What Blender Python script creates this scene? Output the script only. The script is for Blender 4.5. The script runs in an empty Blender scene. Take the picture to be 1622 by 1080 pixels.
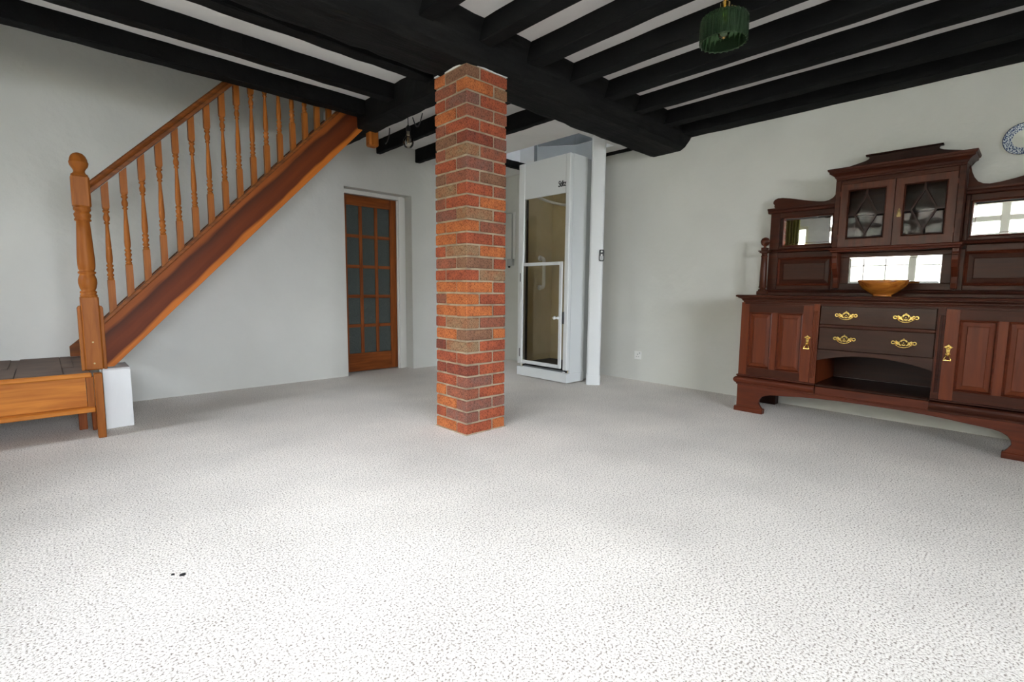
import bpy, math, random
from mathutils import Vector, Matrix
random.seed(7)
S = bpy.context.scene
COL = S.collection

# ------------------------------------------------------------------ camera
F_PX, YAW, PIT, ROLL, CAM_H = 781.576, 0.813371, 0.1038757, 0.0096261, 0.9304
fw = Vector((math.cos(YAW)*math.cos(PIT), math.sin(YAW)*math.cos(PIT), -math.sin(PIT)))
rt = Vector((math.sin(YAW), -math.cos(YAW), 0))
up = rt.cross(fw)
r2 = rt*math.cos(ROLL) + up*math.sin(ROLL)
u2 = -rt*math.sin(ROLL) + up*math.cos(ROLL)
cd = bpy.data.cameras.new('camera')
cam = bpy.data.objects.new('camera', cd); COL.objects.link(cam)
cam.matrix_world = Matrix(((r2.x, u2.x, -fw.x, 0), (r2.y, u2.y, -fw.y, 0), (r2.z, u2.z, -fw.z, CAM_H), (0, 0, 0, 1)))
cd.sensor_width = 36.0; cd.lens = 36.0*F_PX/1622.0; cd.clip_start = 0.02
S.camera = cam

# ------------------------------------------------------------------ world, light, exposure
W = bpy.data.worlds.new('overcast_sky'); S.world = W; W.use_nodes = True
wn = W.node_tree; wn.nodes.clear()
tc = wn.nodes.new('ShaderNodeTexCoord'); sx = wn.nodes.new('ShaderNodeSeparateXYZ')
rp = wn.nodes.new('ShaderNodeValToRGB'); bg = wn.nodes.new('ShaderNodeBackground'); wo = wn.nodes.new('ShaderNodeOutputWorld')
wn.links.new(tc.outputs['Generated'], sx.inputs[0]); wn.links.new(sx.outputs['Z'], rp.inputs[0])
wn.links.new(rp.outputs[0], bg.inputs[0]); wn.links.new(bg.outputs[0], wo.inputs[0])
rp.color_ramp.elements[0].position = 0.0; rp.color_ramp.elements[0].color = (0.86, 0.90, 1.0, 1)
rp.color_ramp.elements[1].position = 1.0; rp.color_ramp.elements[1].color = (0.80, 0.87, 1.0, 1)
bg.inputs[1].default_value = 30.0
VS = S.view_settings
VS.view_transform = 'Standard'; VS.look = 'None'; VS.gamma = 1.0; VS.use_curve_mapping = False
VS.exposure = 0.5
S.cycles.transparent_max_bounces = 32

WIN = {1: ('x', -1.6, -0.62, 2.48, 0.75, 2.33), 2: ('x', -1.6, 3.0, 4.0, 0.85, 2.15), 3: ('y', -3.6, -1.45, 1.5, 0.9, 2.3)}
for k, (ax, pos, a0, a1, z0, z1) in WIN.items():     # portals: guide the sampling of the sky through each window
    ld = bpy.data.lights.new('window_portal', 'AREA'); ld.shape = 'RECTANGLE'; ld.size = a1-a0; ld.size_y = z1-z0
    ld.cycles.is_portal = True
    lo = bpy.data.objects.new('window_portal', ld); COL.objects.link(lo)
    c = (a0+a1)/2; zc = (z0+z1)/2
    if ax == 'x':
        lo.matrix_world = Matrix(((0, 0, -1, pos-0.14), (1, 0, 0, c), (0, -1, 0, zc), (0, 0, 0, 1)))
    else:
        lo.matrix_world = Matrix(((-1, 0, 0, c), (0, 0, -1, pos-0.14), (0, -1, 0, zc), (0, 0, 0, 1)))

# ------------------------------------------------------------------ materials
def lin(r, g, b):
    f = lambda v: (v/255/12.92) if v/255 <= 0.04045 else ((v/255+0.055)/1.055)**2.4
    return (f(r), f(g), f(b), 1)

def mat(name, col, rough=0.5, metal=0.0, coat=0.0, noise=0.0, nscale=8.0, bump=0.0, bscale=20.0, bdist=0.004, stretch=(1, 1, 1), c2=None, spec=None, rot=(0, 0, 0), contrast=(0.35, 0.65), detail=4.0):
    m = bpy.data.materials.new(name); m.use_nodes = True
    n = m.node_tree.nodes; L = m.node_tree.links; b = n['Principled BSDF']
    b.inputs['Base Color'].default_value = col; b.inputs['Roughness'].default_value = rough
    b.inputs['Metallic'].default_value = metal
    if coat: b.inputs['Coat Weight'].default_value = coat; b.inputs['Coat Roughness'].default_value = 0.15
    if spec is not None: b.inputs['Specular IOR Level'].default_value = spec
    if c2 is not None or bump:
        t = n.new('ShaderNodeTexCoord'); mp = n.new('ShaderNodeMapping')
        mp.inputs['Scale'].default_value = stretch; mp.inputs['Rotation'].default_value = rot
        L.new(t.outputs['Object'], mp.inputs[0])
        if c2 is not None:
            nz = n.new('ShaderNodeTexNoise'); nz.inputs['Scale'].default_value = nscale; nz.inputs['Detail'].default_value = detail
            nz.inputs['Distortion'].default_value = 0.6
            L.new(mp.outputs[0], nz.inputs['Vector'])
            cr = n.new('ShaderNodeValToRGB'); cr.color_ramp.elements[0].position = contrast[0]; cr.color_ramp.elements[1].position = contrast[1]
            cr.color_ramp.elements[0].color = col; cr.color_ramp.elements[1].color = c2
            L.new(nz.outputs['Fac'], cr.inputs[0]); L.new(cr.outputs[0], b.inputs['Base Color'])
        if bump:
            nb = n.new('ShaderNodeTexNoise'); nb.inputs['Scale'].default_value = bscale; nb.inputs['Detail'].default_value = 6
            L.new(mp.outputs[0], nb.inputs['Vector'])
            bp = n.new('ShaderNodeBump'); bp.inputs['Strength'].default_value = bump; bp.inputs['Distance'].default_value = bdist
            L.new(nb.outputs['Fac'], bp.inputs['Height']); L.new(bp.outputs[0], b.inputs['Normal'])
    return m

def wood(name, c1, c2, axis, rough=0.45, coat=0.0, rot=(0, 0, 0), fine=9.0, bump=0.15, spec=0.16):
    st = {'x': (1.1, fine*1.6, fine*1.6), 'y': (fine*1.6, 1.1, fine*1.6), 'z': (fine*1.6, fine*1.6, 1.1)}[axis]
    return mat(name, c1, rough=rough, coat=coat, spec=spec, c2=c2, nscale=2.6, stretch=st, rot=rot, bump=bump, bscale=5, bdist=0.0015, contrast=(0.3, 0.7), detail=8)

M = {}
M['plaster'] = mat('white_plaster', (0.62, 0.62, 0.58, 1), 0.85, c2=(0.66, 0.66, 0.62, 1), nscale=1.3, bump=0.55, bscale=5, bdist=0.025, spec=0.2)
M['ceiling'] = mat('ceiling_white', (0.80, 0.79, 0.77, 1), 0.9, c2=(0.75, 0.74, 0.72, 1), nscale=3, bump=0.2, bscale=20, bdist=0.006, spec=0.2)
M['black'] = mat('black_beam_paint', (0.0040, 0.0042, 0.0042, 1), 0.8, c2=(0.0070, 0.0072, 0.0070, 1), nscale=5, bump=0.6, bscale=9, bdist=0.014, spec=0.14)
M['beam'] = mat('worn_beam_paint', (0.005, 0.0052, 0.005, 1), 0.8, c2=(0.014, 0.014, 0.013, 1), nscale=4, stretch=(0.5, 3, 3), bump=0.8, bscale=8, bdist=0.016, spec=0.16, contrast=(0.42, 0.75), detail=6)
M['pine'] = wood('pine_upright', lin(164, 98, 38), lin(132, 72, 25), 'z')
M['pine_x'] = wood('pine_lengthwise', lin(206, 132, 54), lin(172, 100, 38), 'x')
M['rail'] = wood('handrail_pine', lin(138, 78, 34), lin(92, 54, 28), 'x', rot=(0, 0.81, 0))
M['door_wood'] = wood('door_pine', lin(150, 82, 36), lin(116, 58, 24), 'z')
M['door_wood_x'] = wood('door_pine_rail', lin(146, 80, 36), lin(112, 56, 24), 'x')
M['mah_v'] = wood('mahogany_upright', lin(110, 50, 22), lin(84, 36, 17), 'z', rough=0.36, coat=0.04, bump=0.08, spec=0.2)
M['mah_p'] = wood('mahogany_panel', lin(108, 50, 25), lin(84, 38, 20), 'z', rough=0.36, coat=0.04, bump=0.05, spec=0.2)
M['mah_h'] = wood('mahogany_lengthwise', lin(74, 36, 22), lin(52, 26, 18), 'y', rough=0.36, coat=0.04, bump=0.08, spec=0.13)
M['mah_red'] = wood('mahogany_red_lengthwise', lin(100, 46, 26), lin(76, 34, 21), 'y', rough=0.36, coat=0.04, bump=0.08, spec=0.2)
M['mah_d'] = wood('mahogany_drawer', lin(68, 42, 31), lin(50, 32, 24), 'y', rough=0.35, coat=0.2, bump=0.08, spec=0.13)
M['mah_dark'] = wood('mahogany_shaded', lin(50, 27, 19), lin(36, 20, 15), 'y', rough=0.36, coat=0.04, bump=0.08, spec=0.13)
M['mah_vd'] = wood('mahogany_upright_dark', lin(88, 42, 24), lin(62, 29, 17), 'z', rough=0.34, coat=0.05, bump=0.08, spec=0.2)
M['brass'] = mat('polished_brass', (0.80, 0.56, 0.17, 1), 0.18, 1.0)
M['brass_old'] = mat('dull_brass', (0.35, 0.26, 0.12, 1), 0.4, 1.0)
M['mirror'] = mat('mirror_silver', (0.93, 0.95, 0.94, 1), 0.015, 1.0)
M['white_metal'] = mat('white_coated_metal', (0.72, 0.74, 0.74, 1), 0.42, bump=0.02, bscale=60)
M['white_grey'] = mat('light_grey_metal', (0.42, 0.44, 0.45, 1), 0.45, bump=0.02, bscale=60)
M['grey_metal'] = mat('galvanised_grey', (0.16, 0.17, 0.175, 1), 0.5, c2=(0.20, 0.21, 0.215, 1), nscale=3)
M['tan'] = mat('tan_laminate', lin(216, 200, 162), 0.6, c2=lin(206, 190, 152), nscale=4)
M['dark'] = mat('black_plastic', (0.01, 0.01, 0.011, 1), 0.4)
M['mat_dark'] = mat('dark_rubber_mat', (0.012, 0.011, 0.011, 1), 0.8)
M['white_pl'] = mat('white_plastic', (0.78, 0.78, 0.76, 1), 0.4)
M['grey_pl'] = mat('grey_plastic', (0.42, 0.43, 0.43, 1), 0.4)
M['white_paint'] = mat('white_gloss_paint', (0.74, 0.73, 0.69, 1), 0.4)
M['cream'] = mat('cream_window_paint', (0.70, 0.68, 0.58, 1), 0.45)
M['lead'] = mat('window_lead', (0.10, 0.10, 0.11, 1), 0.5, 0.6)
M['board'] = mat('brown_hardboard', lin(112, 92, 78), 0.75, c2=lin(92, 75, 64), nscale=5, bump=0.2, bscale=30, bdist=0.002)
M['block'] = mat('white_painted_block', (0.86, 0.87, 0.87, 1), 0.8, bump=0.3, bscale=6, bdist=0.01)
M['bowl_in'] = wood('bowl_wood', lin(200, 128, 50), lin(134, 68, 24), 'y', rough=0.22, coat=0.4)
M['curtain'] = mat('olive_curtain', lin(150, 146, 60), 0.9, c2=lin(110, 90, 50), nscale=2, stretch=(1, 14, 0.2))
M['flex'] = M['dark']
M['fil'] = mat('lamp_cap_metal', (0.5, 0.45, 0.35, 1), 0.3, 1.0)

def glass_mat(name, tint, refl=1.45, rough=0.0, bump=0.0, bscale=30, gloss=(1, 1, 1, 1)):
    m = bpy.data.materials.new(name); m.use_nodes = True
    n = m.node_tree.nodes; L = m.node_tree.links; n.clear()
    o = n.new('ShaderNodeOutputMaterial'); mx = n.new('ShaderNodeMixShader'); fr = n.new('ShaderNodeFresnel')
    t = n.new('ShaderNodeBsdfTransparent'); g = n.new('ShaderNodeBsdfGlossy')
    t.inputs[0].default_value = tint; g.inputs['Roughness'].default_value = rough; g.inputs[0].default_value = gloss
    fr.inputs[0].default_value = refl
    L.new(fr.outputs[0], mx.inputs[0]); L.new(t.outputs[0], mx.inputs[1]); L.new(g.outputs[0], mx.inputs[2]); L.new(mx.outputs[0], o.inputs[0])
    if bump:
        tcn = n.new('ShaderNodeTexCoord'); nb = n.new('ShaderNodeTexNoise'); nb.inputs['Scale'].default_value = bscale
        bp = n.new('ShaderNodeBump'); bp.inputs['Strength'].default_value = bump; bp.inputs['Distance'].default_value = 0.01
        L.new(tcn.outputs['Object'], nb.inputs['Vector']); L.new(nb.outputs['Fac'], bp.inputs['Height'])
        L.new(bp.outputs[0], g.inputs['Normal']); L.new(bp.outputs[0], fr.inputs['Normal'])
    return m
M['glass'] = glass_mat('clear_window_glass', (0.97, 0.98, 0.97, 1))
M['glass_cab'] = glass_mat('bevelled_cabinet_glass', (0.88, 0.90, 0.89, 1), 1.32, 0.03, 0.05, 9, gloss=(0.85, 0.85, 0.85, 1))
M['glass_lift'] = glass_mat('lift_glass', (0.90, 0.89, 0.85, 1), 1.25)
M['bulb_glass'] = glass_mat('clear_bulb_glass', (0.95, 0.93, 0.88, 1), 1.5)
def obscure():
    m = bpy.data.materials.new('obscure_door_glass'); m.use_nodes = True
    n = m.node_tree.nodes; L = m.node_tree.links; b = n['Principled BSDF']
    b.inputs['Base Color'].default_value = lin(92, 102, 98); b.inputs['Roughness'].default_value = 0.2
    b.inputs['Transmission Weight'].default_value = 0.35
    t = n.new('ShaderNodeTexCoord'); v = n.new('ShaderNodeTexVoronoi'); v.inputs['Scale'].default_value = 55
    bp = n.new('ShaderNodeBump'); bp.inputs['Strength'].default_value = 0.5; bp.inputs['Distance'].default_value = 0.008
    L.new(t.outputs['Object'], v.inputs['Vector']); L.new(v.outputs['Distance'], bp.inputs['Height']); L.new(bp.outputs[0], b.inputs['Normal'])
    return m
M['obscure'] = obscure()
def green_glass():
    m = bpy.data.materials.new('green_ribbed_glass'); m.use_nodes = True
    b = m.node_tree.nodes['Principled BSDF']
    b.inputs['Base Color'].default_value = (0.15, 0.27, 0.14, 1); b.inputs['Roughness'].default_value = 0.08
    b.inputs['Transmission Weight'].default_value = 0.92; b.inputs['IOR'].default_value = 1.4
    return m
M['green'] = green_glass()

def carpet():
    m = bpy.data.materials.new('speckled_loop_carpet'); m.use_nodes = True
    n = m.node_tree.nodes; L = m.node_tree.links; b = n['Principled BSDF']
    b.inputs['Roughness'].default_value = 0.95; b.inputs['Specular IOR Level'].default_value = 0.1
    b.inputs['Sheen Weight'].default_value = 0.15
    t = n.new('ShaderNodeTexCoord')
    a = n.new('ShaderNodeTexNoise'); a.inputs['Scale'].default_value = 150; a.inputs['Detail'].default_value = 2.5; a.inputs['Roughness'].default_value = 0.55
    L.new(t.outputs['Object'], a.inputs['Vector'])
    cr = n.new('ShaderNodeValToRGB'); e = cr.color_ramp.elements
    e[0].position = 0.34; e[0].color = (0.26, 0.215, 0.175, 1); e[1].position = 0.47; e[1].color = (0.77, 0.71, 0.645, 1)
    x = e.new(0.62); x.color = (0.87, 0.82, 0.76, 1)
    L.new(a.outputs['Fac'], cr.inputs[0])
    big = n.new('ShaderNodeTexNoise'); big.inputs['Scale'].default_value = 1.6; big.inputs['Detail'].default_value = 3
    L.new(t.outputs['Object'], big.inputs['Vector'])
    mr = n.new('ShaderNodeMapRange'); mr.inputs[1].default_value = 0.3; mr.inputs[2].default_value = 0.7; mr.inputs[3].default_value = 0.86; mr.inputs[4].default_value = 1.06
    L.new(big.outputs['Fac'], mr.inputs[0])
    mx = n.new('ShaderNodeVectorMath'); mx.operation = 'SCALE'
    L.new(cr.outputs[0], mx.inputs[0]); L.new(mr.outputs[0], mx.inputs['Scale']); L.new(mx.outputs[0], b.inputs['Base Color'])
    bp = n.new('ShaderNodeBump'); bp.inputs['Strength'].default_value = 0.5; bp.inputs['Distance'].default_value = 0.006
    L.new(a.outputs['Fac'], bp.inputs['Height']); L.new(bp.outputs[0], b.inputs['Normal'])
    return m
M['carpet'] = carpet()

def stringer_mat():
    """pine board: orange edges with a dark, wavy band of heartwood along the middle"""
    m = bpy.data.materials.new('stringer_pine_heartwood'); m.use_nodes = True
    n = m.node_tree.nodes; L = m.node_tree.links; b = n['Principled BSDF']
    b.inputs['Roughness'].default_value = 0.5; b.inputs['Specular IOR Level'].default_value = 0.15
    t = n.new('ShaderNodeTexCoord'); mp = n.new('ShaderNodeMapping'); mp.vector_type = 'POINT'
    mp.inputs['Rotation'].default_value = (0, math.atan(1.052), 0)     # board length -> local x
    L.new(t.outputs['Object'], mp.inputs[0])
    sp = n.new('ShaderNodeSeparateXYZ'); L.new(mp.outputs[0], sp.inputs[0])
    st = n.new('ShaderNodeMapping'); st.inputs['Scale'].default_value = (1.0, 10, 14); L.new(mp.outputs[0], st.inputs[0])
    g = n.new('ShaderNodeTexNoise'); g.inputs['Scale'].default_value = 2.2; g.inputs['Detail'].default_value = 8; L.new(st.outputs[0], g.inputs['Vector'])
    lw = n.new('ShaderNodeTexNoise'); lw.inputs['Scale'].default_value = 2.0; lw.inputs['Detail'].default_value = 2
    s2 = n.new('ShaderNodeMapping'); s2.inputs['Scale'].default_value = (1.2, 1, 1); L.new(mp.outputs[0], s2.inputs[0]); L.new(s2.outputs[0], lw.inputs['Vector'])
    ad = n.new('ShaderNodeMath'); ad.operation = 'MULTIPLY_ADD'; ad.inputs[1].default_value = 0.06
    L.new(lw.outputs['Fac'], ad.inputs[0]); L.new(sp.outputs['Z'], ad.inputs[2])
    ag = n.new('ShaderNodeMath'); ag.operation = 'MULTIPLY_ADD'; ag.inputs[1].default_value = 0.03
    L.new(g.outputs['Fac'], ag.inputs[0]); L.new(ad.outputs[0], ag.inputs[2])
    STR.append(ag)
    cr = n.new('ShaderNodeValToRGB'); cr.color_ramp.interpolation = 'LINEAR'
    mr = n.new('ShaderNodeMapRange'); mr.inputs[1].default_value = BAND[0]; mr.inputs[2].default_value = BAND[1]
    L.new(ag.outputs[0], mr.inputs[0]); L.new(mr.outputs[0], cr.inputs[0])
    e = cr.color_ramp.elements; e[0].position = 0.13; e[0].color = lin(190, 108, 40); e[1].position = 1.0; e[1].color = lin(150, 82, 34)
    for p_, c_ in ((0.20, lin(94, 42, 18)), (0.45, lin(108, 50, 22)), (0.70, lin(76, 38, 22)), (0.78, lin(140, 74, 30))):
        q = e.new(p_); q.color = c_
    mxr = n.new('ShaderNodeMixRGB'); mxr.blend_type = 'MULTIPLY'; mxr.inputs[0].default_value = 0.5
    gr = n.new('ShaderNodeValToRGB'); gr.color_ramp.elements[0].position = 0.3; gr.color_ramp.elements[0].color = (0.55, 0.5, 0.48, 1); gr.color_ramp.elements[1].position = 0.65
    L.new(g.outputs['Fac'], gr.inputs[0]); L.new(cr.outputs[0], mxr.inputs[1]); L.new(gr.outputs[0], mxr.inputs[2])
    L.new(mxr.outputs[0], b.inputs['Base Color'])
    return m
STR = []

# ------------------------------------------------------------------ mesh helpers
class MB:
    def __init__(s): s.v = []; s.f = []; s.sm = []
    def add(s, vs, fs, smooth=False):
        o = len(s.v); s.v += [tuple(map(float, q)) for q in vs]
        for f in fs: s.f.append([o+i for i in f]); s.sm.append(smooth)
        return s
    def box(s, x0, x1, y0, y1, z0, z1):
        x0, x1 = min(x0, x1), max(x0, x1); y0, y1 = min(y0, y1), max(y0, y1); z0, z1 = min(z0, z1), max(z0, z1)
        return s.add([(x, y, z) for x in (x0, x1) for y in (y0, y1) for z in (z0, z1)],
                     [(0, 1, 3, 2), (4, 6, 7, 5), (0, 4, 5, 1), (2, 3, 7, 6), (0, 2, 6, 4), (1, 5, 7, 3)])
    def cbox(s, x0, x1, y0, y1, z0, z1, c=0.004):
        """box with chamfered edges"""
        X = (min(x0, x1), max(x0, x1)); Y = (min(y0, y1), max(y0, y1)); Z = (min(z0, z1), max(z0, z1))
        c = min(c, (X[1]-X[0])*0.45, (Y[1]-Y[0])*0.45, (Z[1]-Z[0])*0.45)
        v = []; idx = {}
        for i in (0, 1):
            for j in (0, 1):
                for k in (0, 1):
                    sx_, sy_, sz_ = (c if i == 0 else -c), (c if j == 0 else -c), (c if k == 0 else -c)
                    for a, pt in enumerate(((X[i], Y[j]+sy_, Z[k]+sz_), (X[i]+sx_, Y[j], Z[k]+sz_), (X[i]+sx_, Y[j]+sy_, Z[k]))):
                        idx[i, j, k, a] = len(v); v.append(pt)
        f = []
        q = ((0, 0), (1, 0), (1, 1), (0, 1))
        for e in (0, 1):
            a = [idx[e, j, k, 0] for j, k in q]; f.append(a if e else a[::-1])
            a = [idx[j, e, k, 1] for j, k in q]; f.append(a[::-1] if e else a)
            a = [idx[j, k, e, 2] for j, k in q]; f.append(a if e else a[::-1])
        for i in (0, 1):
            for j in (0, 1):
                g = (i+j) % 2
                for t in range(3):
                    if t == 0: a = [idx[i, j, 0, 0], idx[i, j, 1, 0], idx[i, j, 1, 1], idx[i, j, 0, 1]]
                    elif t == 1: a = [idx[i, 0, j, 0], idx[i, 0, j, 2], idx[i, 1, j, 2], idx[i, 1, j, 0]]
                    else: a = [idx[0, i, j, 1], idx[1, i, j, 1], idx[1, i, j, 2], idx[0, i, j, 2]]
                    f.append(a)
                for k in (0, 1): f.append([idx[i, j, k, 0], idx[i, j, k, 1], idx[i, j, k, 2]])
        return s.add(v, f)
    def prism(s, pts, axis, a0, a1, smooth=False):
        """extrude a 2-D outline; axis x: pts=(y,z); y: pts=(x,z); z: pts=(x,y)"""
        n = len(pts)
        mk = {'x': lambda p, a: (a, p[0], p[1]), 'y': lambda p, a: (p[0], a, p[1]), 'z': lambda p, a: (p[0], p[1], a)}[axis]
        vs = [mk(p, a0) for p in pts] + [mk(p, a1) for p in pts]
        if smooth:
            s.add(vs[:n], [list(range(n))[::-1]]); s.add(vs[n:], [list(range(n))]); s.add(vs, [])
        else: s.add(vs, [list(range(n))[::-1], list(range(n, 2*n))])
        o = len(s.v)-2*n
        for i in range(n):
            j = (i+1) % n
            s.f.append([o+i, o+j, o+n+j, o+n+i]); s.sm.append(smooth)
        return s
    def lathe(s, prof, c=(0, 0, 0), seg=20, axis='z', smooth=True, square=None):
        vs = []; fs = []
        n = len(prof)
        for r, z in prof:
            for k in range(seg):
                a = 2*math.pi*k/seg
                if axis == 'z': vs.append((c[0]+r*math.cos(a), c[1]+r*math.sin(a), c[2]+z))
                elif axis == 'x': vs.append((c[0]+z, c[1]+r*math.cos(a), c[2]+r*math.sin(a)))
                else: vs.append((c[0]+r*math.cos(a), c[1]+z, c[2]+r*math.sin(a)))
        for i in range(n-1):
            for k in range(seg):
                k2 = (k+1) % seg
                fs.append((i*seg+k, i*seg+k2, (i+1)*seg+k2, (i+1)*seg+k))
        if prof[0][0] > 0.002: s.add(vs[:seg], [tuple(range(seg))[::-1]])
        if prof[-1][0] > 0.002: s.add(vs[-seg:], [tuple(range(seg))])
        return s.add(vs, fs, smooth)
    def tube(s, path, r, seg=8, smooth=True):
        P = [Vector(p) for p in path]; n = len(P); vs = []; fs = []
        prev = None
        for i in range(n):
            d = (P[min(i+1, n-1)]-P[max(i-1, 0)]).normalized()
            if prev is None:
                a = d.cross(Vector((0, 0, 1)));
                if a.length < 0.05: a = d.cross(Vector((1, 0, 0)))
            else: a = prev - d*prev.dot(d)
            a.normalize(); prev = a; b_ = d.cross(a)
            rr = r[i] if isinstance(r, (list, tuple)) else r
            for k in range(seg):
                t = 2*math.pi*k/seg; vs.append(tuple(P[i]+a*rr*math.cos(t)+b_*rr*math.sin(t)))
        for i in range(n-1):
            for k in range(seg):
                k2 = (k+1) % seg; fs.append((i*seg+k, i*seg+k2, (i+1)*seg+k2, (i+1)*seg+k))
        fs.append(tuple(range(seg))[::-1]); fs.append(tuple((n-1)*seg+k for k in range(seg)))
        return s.add(vs, fs, smooth)
    def sphere(s, c, r, seg=14, rings=8):
        pr = []
        for i in range(rings+1):
            a = math.pi*i/rings; pr.append((max(r*math.sin(a), 1e-4), -r*math.cos(a)))
        return s.lathe(pr, c, seg)
    def beam(s, prof, axis, a0, a1, seg=26, jit=0.004, seed=1):
        """hand-hewn beam: closed outline extruded in jittered slices"""
        R = random.Random(seed); n = len(prof); vs = []; fs = []
        for i in range(seg+1):
            a = a0+(a1-a0)*i/seg
            for p in prof:
                u, w = p[0]+R.uniform(-jit, jit), p[1]+R.uniform(-jit, jit)*0.8
                vs.append((a, u, w) if axis == 'x' else (u, a, w))
        for i in range(seg):
            for k in range(n):
                k2 = (k+1) % n; fs.append((i*n+k, i*n+k2, (i+1)*n+k2, (i+1)*n+k))
        fs.append(tuple(range(n))[::-1]); fs.append(tuple(seg*n+k for k in range(n)))
        return s.add(vs, fs)
    def sweep(s, prof, xf, xb, yc, h):
        """moulding profile (out, z) run round the left end, the front and the right end of a cabinet, mitred"""
        n = len(prof); vs = []; fs = []
        for o, z in prof: vs += [(xb, yc+h+o, z), (xf-o, yc+h+o, z), (xf-o, yc-h-o, z), (xb, yc-h-o, z)]
        for i in range(n-1):
            for k in range(3): fs.append((i*4+k, i*4+k+1, (i+1)*4+k+1, (i+1)*4+k))
        for k0 in (0, 3): fs.append([i*4+k0 for i in range(n)] + ([0] if False else []))
        # close top, bottom and back
        fs.append((0, 1, 2, 3)); t = (n-1)*4; fs.append((t, t+1, t+2, t+3)); fs.append((0, 3, t+3, t))
        return s.add(vs, fs)

def fix_normals(me):
    import bmesh
    b = bmesh.new(); b.from_mesh(me); bmesh.ops.recalc_face_normals(b, faces=b.faces); b.to_mesh(me); b.free()

def root_loc(o):
    l = Vector((0, 0, 0))
    while o is not None: l += o.location; o = o.parent
    return l

def obj(name, mb, m, parent=None, loc=None, bevel=0.0):
    """link a MB as one mesh object; world coordinates in, stored relative to loc or to the parent"""
    o0 = root_loc(parent) if parent is not None else Vector(loc if loc else (0, 0, 0))
    extra = Vector((0, 0, 0))
    if parent is not None and loc is not None: extra = Vector(loc) - o0
    base = o0 + extra
    me = bpy.data.meshes.new(name)
    me.from_pydata([(v[0]-base.x, v[1]-base.y, v[2]-base.z) for v in mb.v], [], mb.f)
    me.validate(); fix_normals(me)
    sm = mb.sm
    if len(me.polygons) == len(sm): me.polygons.foreach_set('use_smooth', sm)
    me.materials.append(m)
    o = bpy.data.objects.new(name, me); COL.objects.link(o)
    if parent is not None: o.parent = parent; o.location = extra
    else: o.location = base
    if bevel:
        bv = o.modifiers.new('edge', 'BEVEL'); bv.width = bevel; bv.segments = 2; bv.limit_method = 'ANGLE'; bv.angle_limit = 0.6
    return o

def tag(o, label, cat, group=None, kind=None):
    o['label'] = label; o['category'] = cat
    if group: o['group'] = group
    if kind: o['kind'] = kind
    return o
def thing(name, loc, label, cat, group=None):
    o = bpy.data.objects.new(name, None); COL.objects.link(o); o.location = loc; o.empty_display_size = 0.1
    return tag(o, label, cat, group)
def struct(name, mb, m, parent=None, label=None):
    o = obj(name, mb, m, parent)
    if parent is None: o['kind'] = 'structure'
    if label: o['label'] = label
    return o

# ------------------------------------------------------------------ room shell
XR, YL, XB, YF = 4.46, 4.943, -1.6, -3.6
ZC = 2.465
struct('floor', MB().box(XB-0.2, XR+0.2, YF-0.2, YL+0.02, -0.12, 0).box(2.25, 3.2, YL+0.02, 6.4, -0.12, 0), M['carpet'], label='pale speckled loop carpet over the whole floor')

DX0, DX1, DZ = 2.293, 3.088, 1.965
wl = MB().box(XB-0.2, DX0, YL, YL+0.25, 0, 4.8).box(DX1, XR+0.2, YL, YL+0.25, 0, 4.8).box(DX0, DX1, YL, YL+0.25, DZ, 4.8)
struct('wall_left', wl, M['plaster'], label='rough white plaster wall with the glazed door and the stairs')
struct('wall_right', MB().box(XR, XR+0.2, YF-0.2, YL, 0, 4.8), M['plaster'], label='white plaster wall behind the sideboard and the lift')

def wall_with_windows(name, ax, pos, lo, hi, wins, zt, label):
    mb = MB(); t0, t1 = pos-0.2, pos
    def bx(a0, a1, z0, z1):
        if ax == 'x': mb.box(t0, t1, a0, a1, z0, z1)
        else: mb.box(a0, a1, t0, t1, z0, z1)
    cur = lo
    for (_, _, a0, a1, z0, z1) in sorted(wins, key=lambda w: w[2]):
        bx(cur, a0, 0, zt); bx(a0, a1, 0, z0); bx(a0, a1, z1, zt); cur = a1
    bx(cur, hi, 0, zt)
    return struct(name, mb, M['plaster'], label=label)
wall_with_windows('wall_back', 'x', XB, YF-0.2, YL, [WIN[1], WIN[2]], 4.8, 'white plaster wall of windows behind the camera')
wall_with_windows('wall_front', 'y', YF, XB, XR, [WIN[3]], 2.7, 'white plaster wall with a wide window beside the camera')

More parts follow.
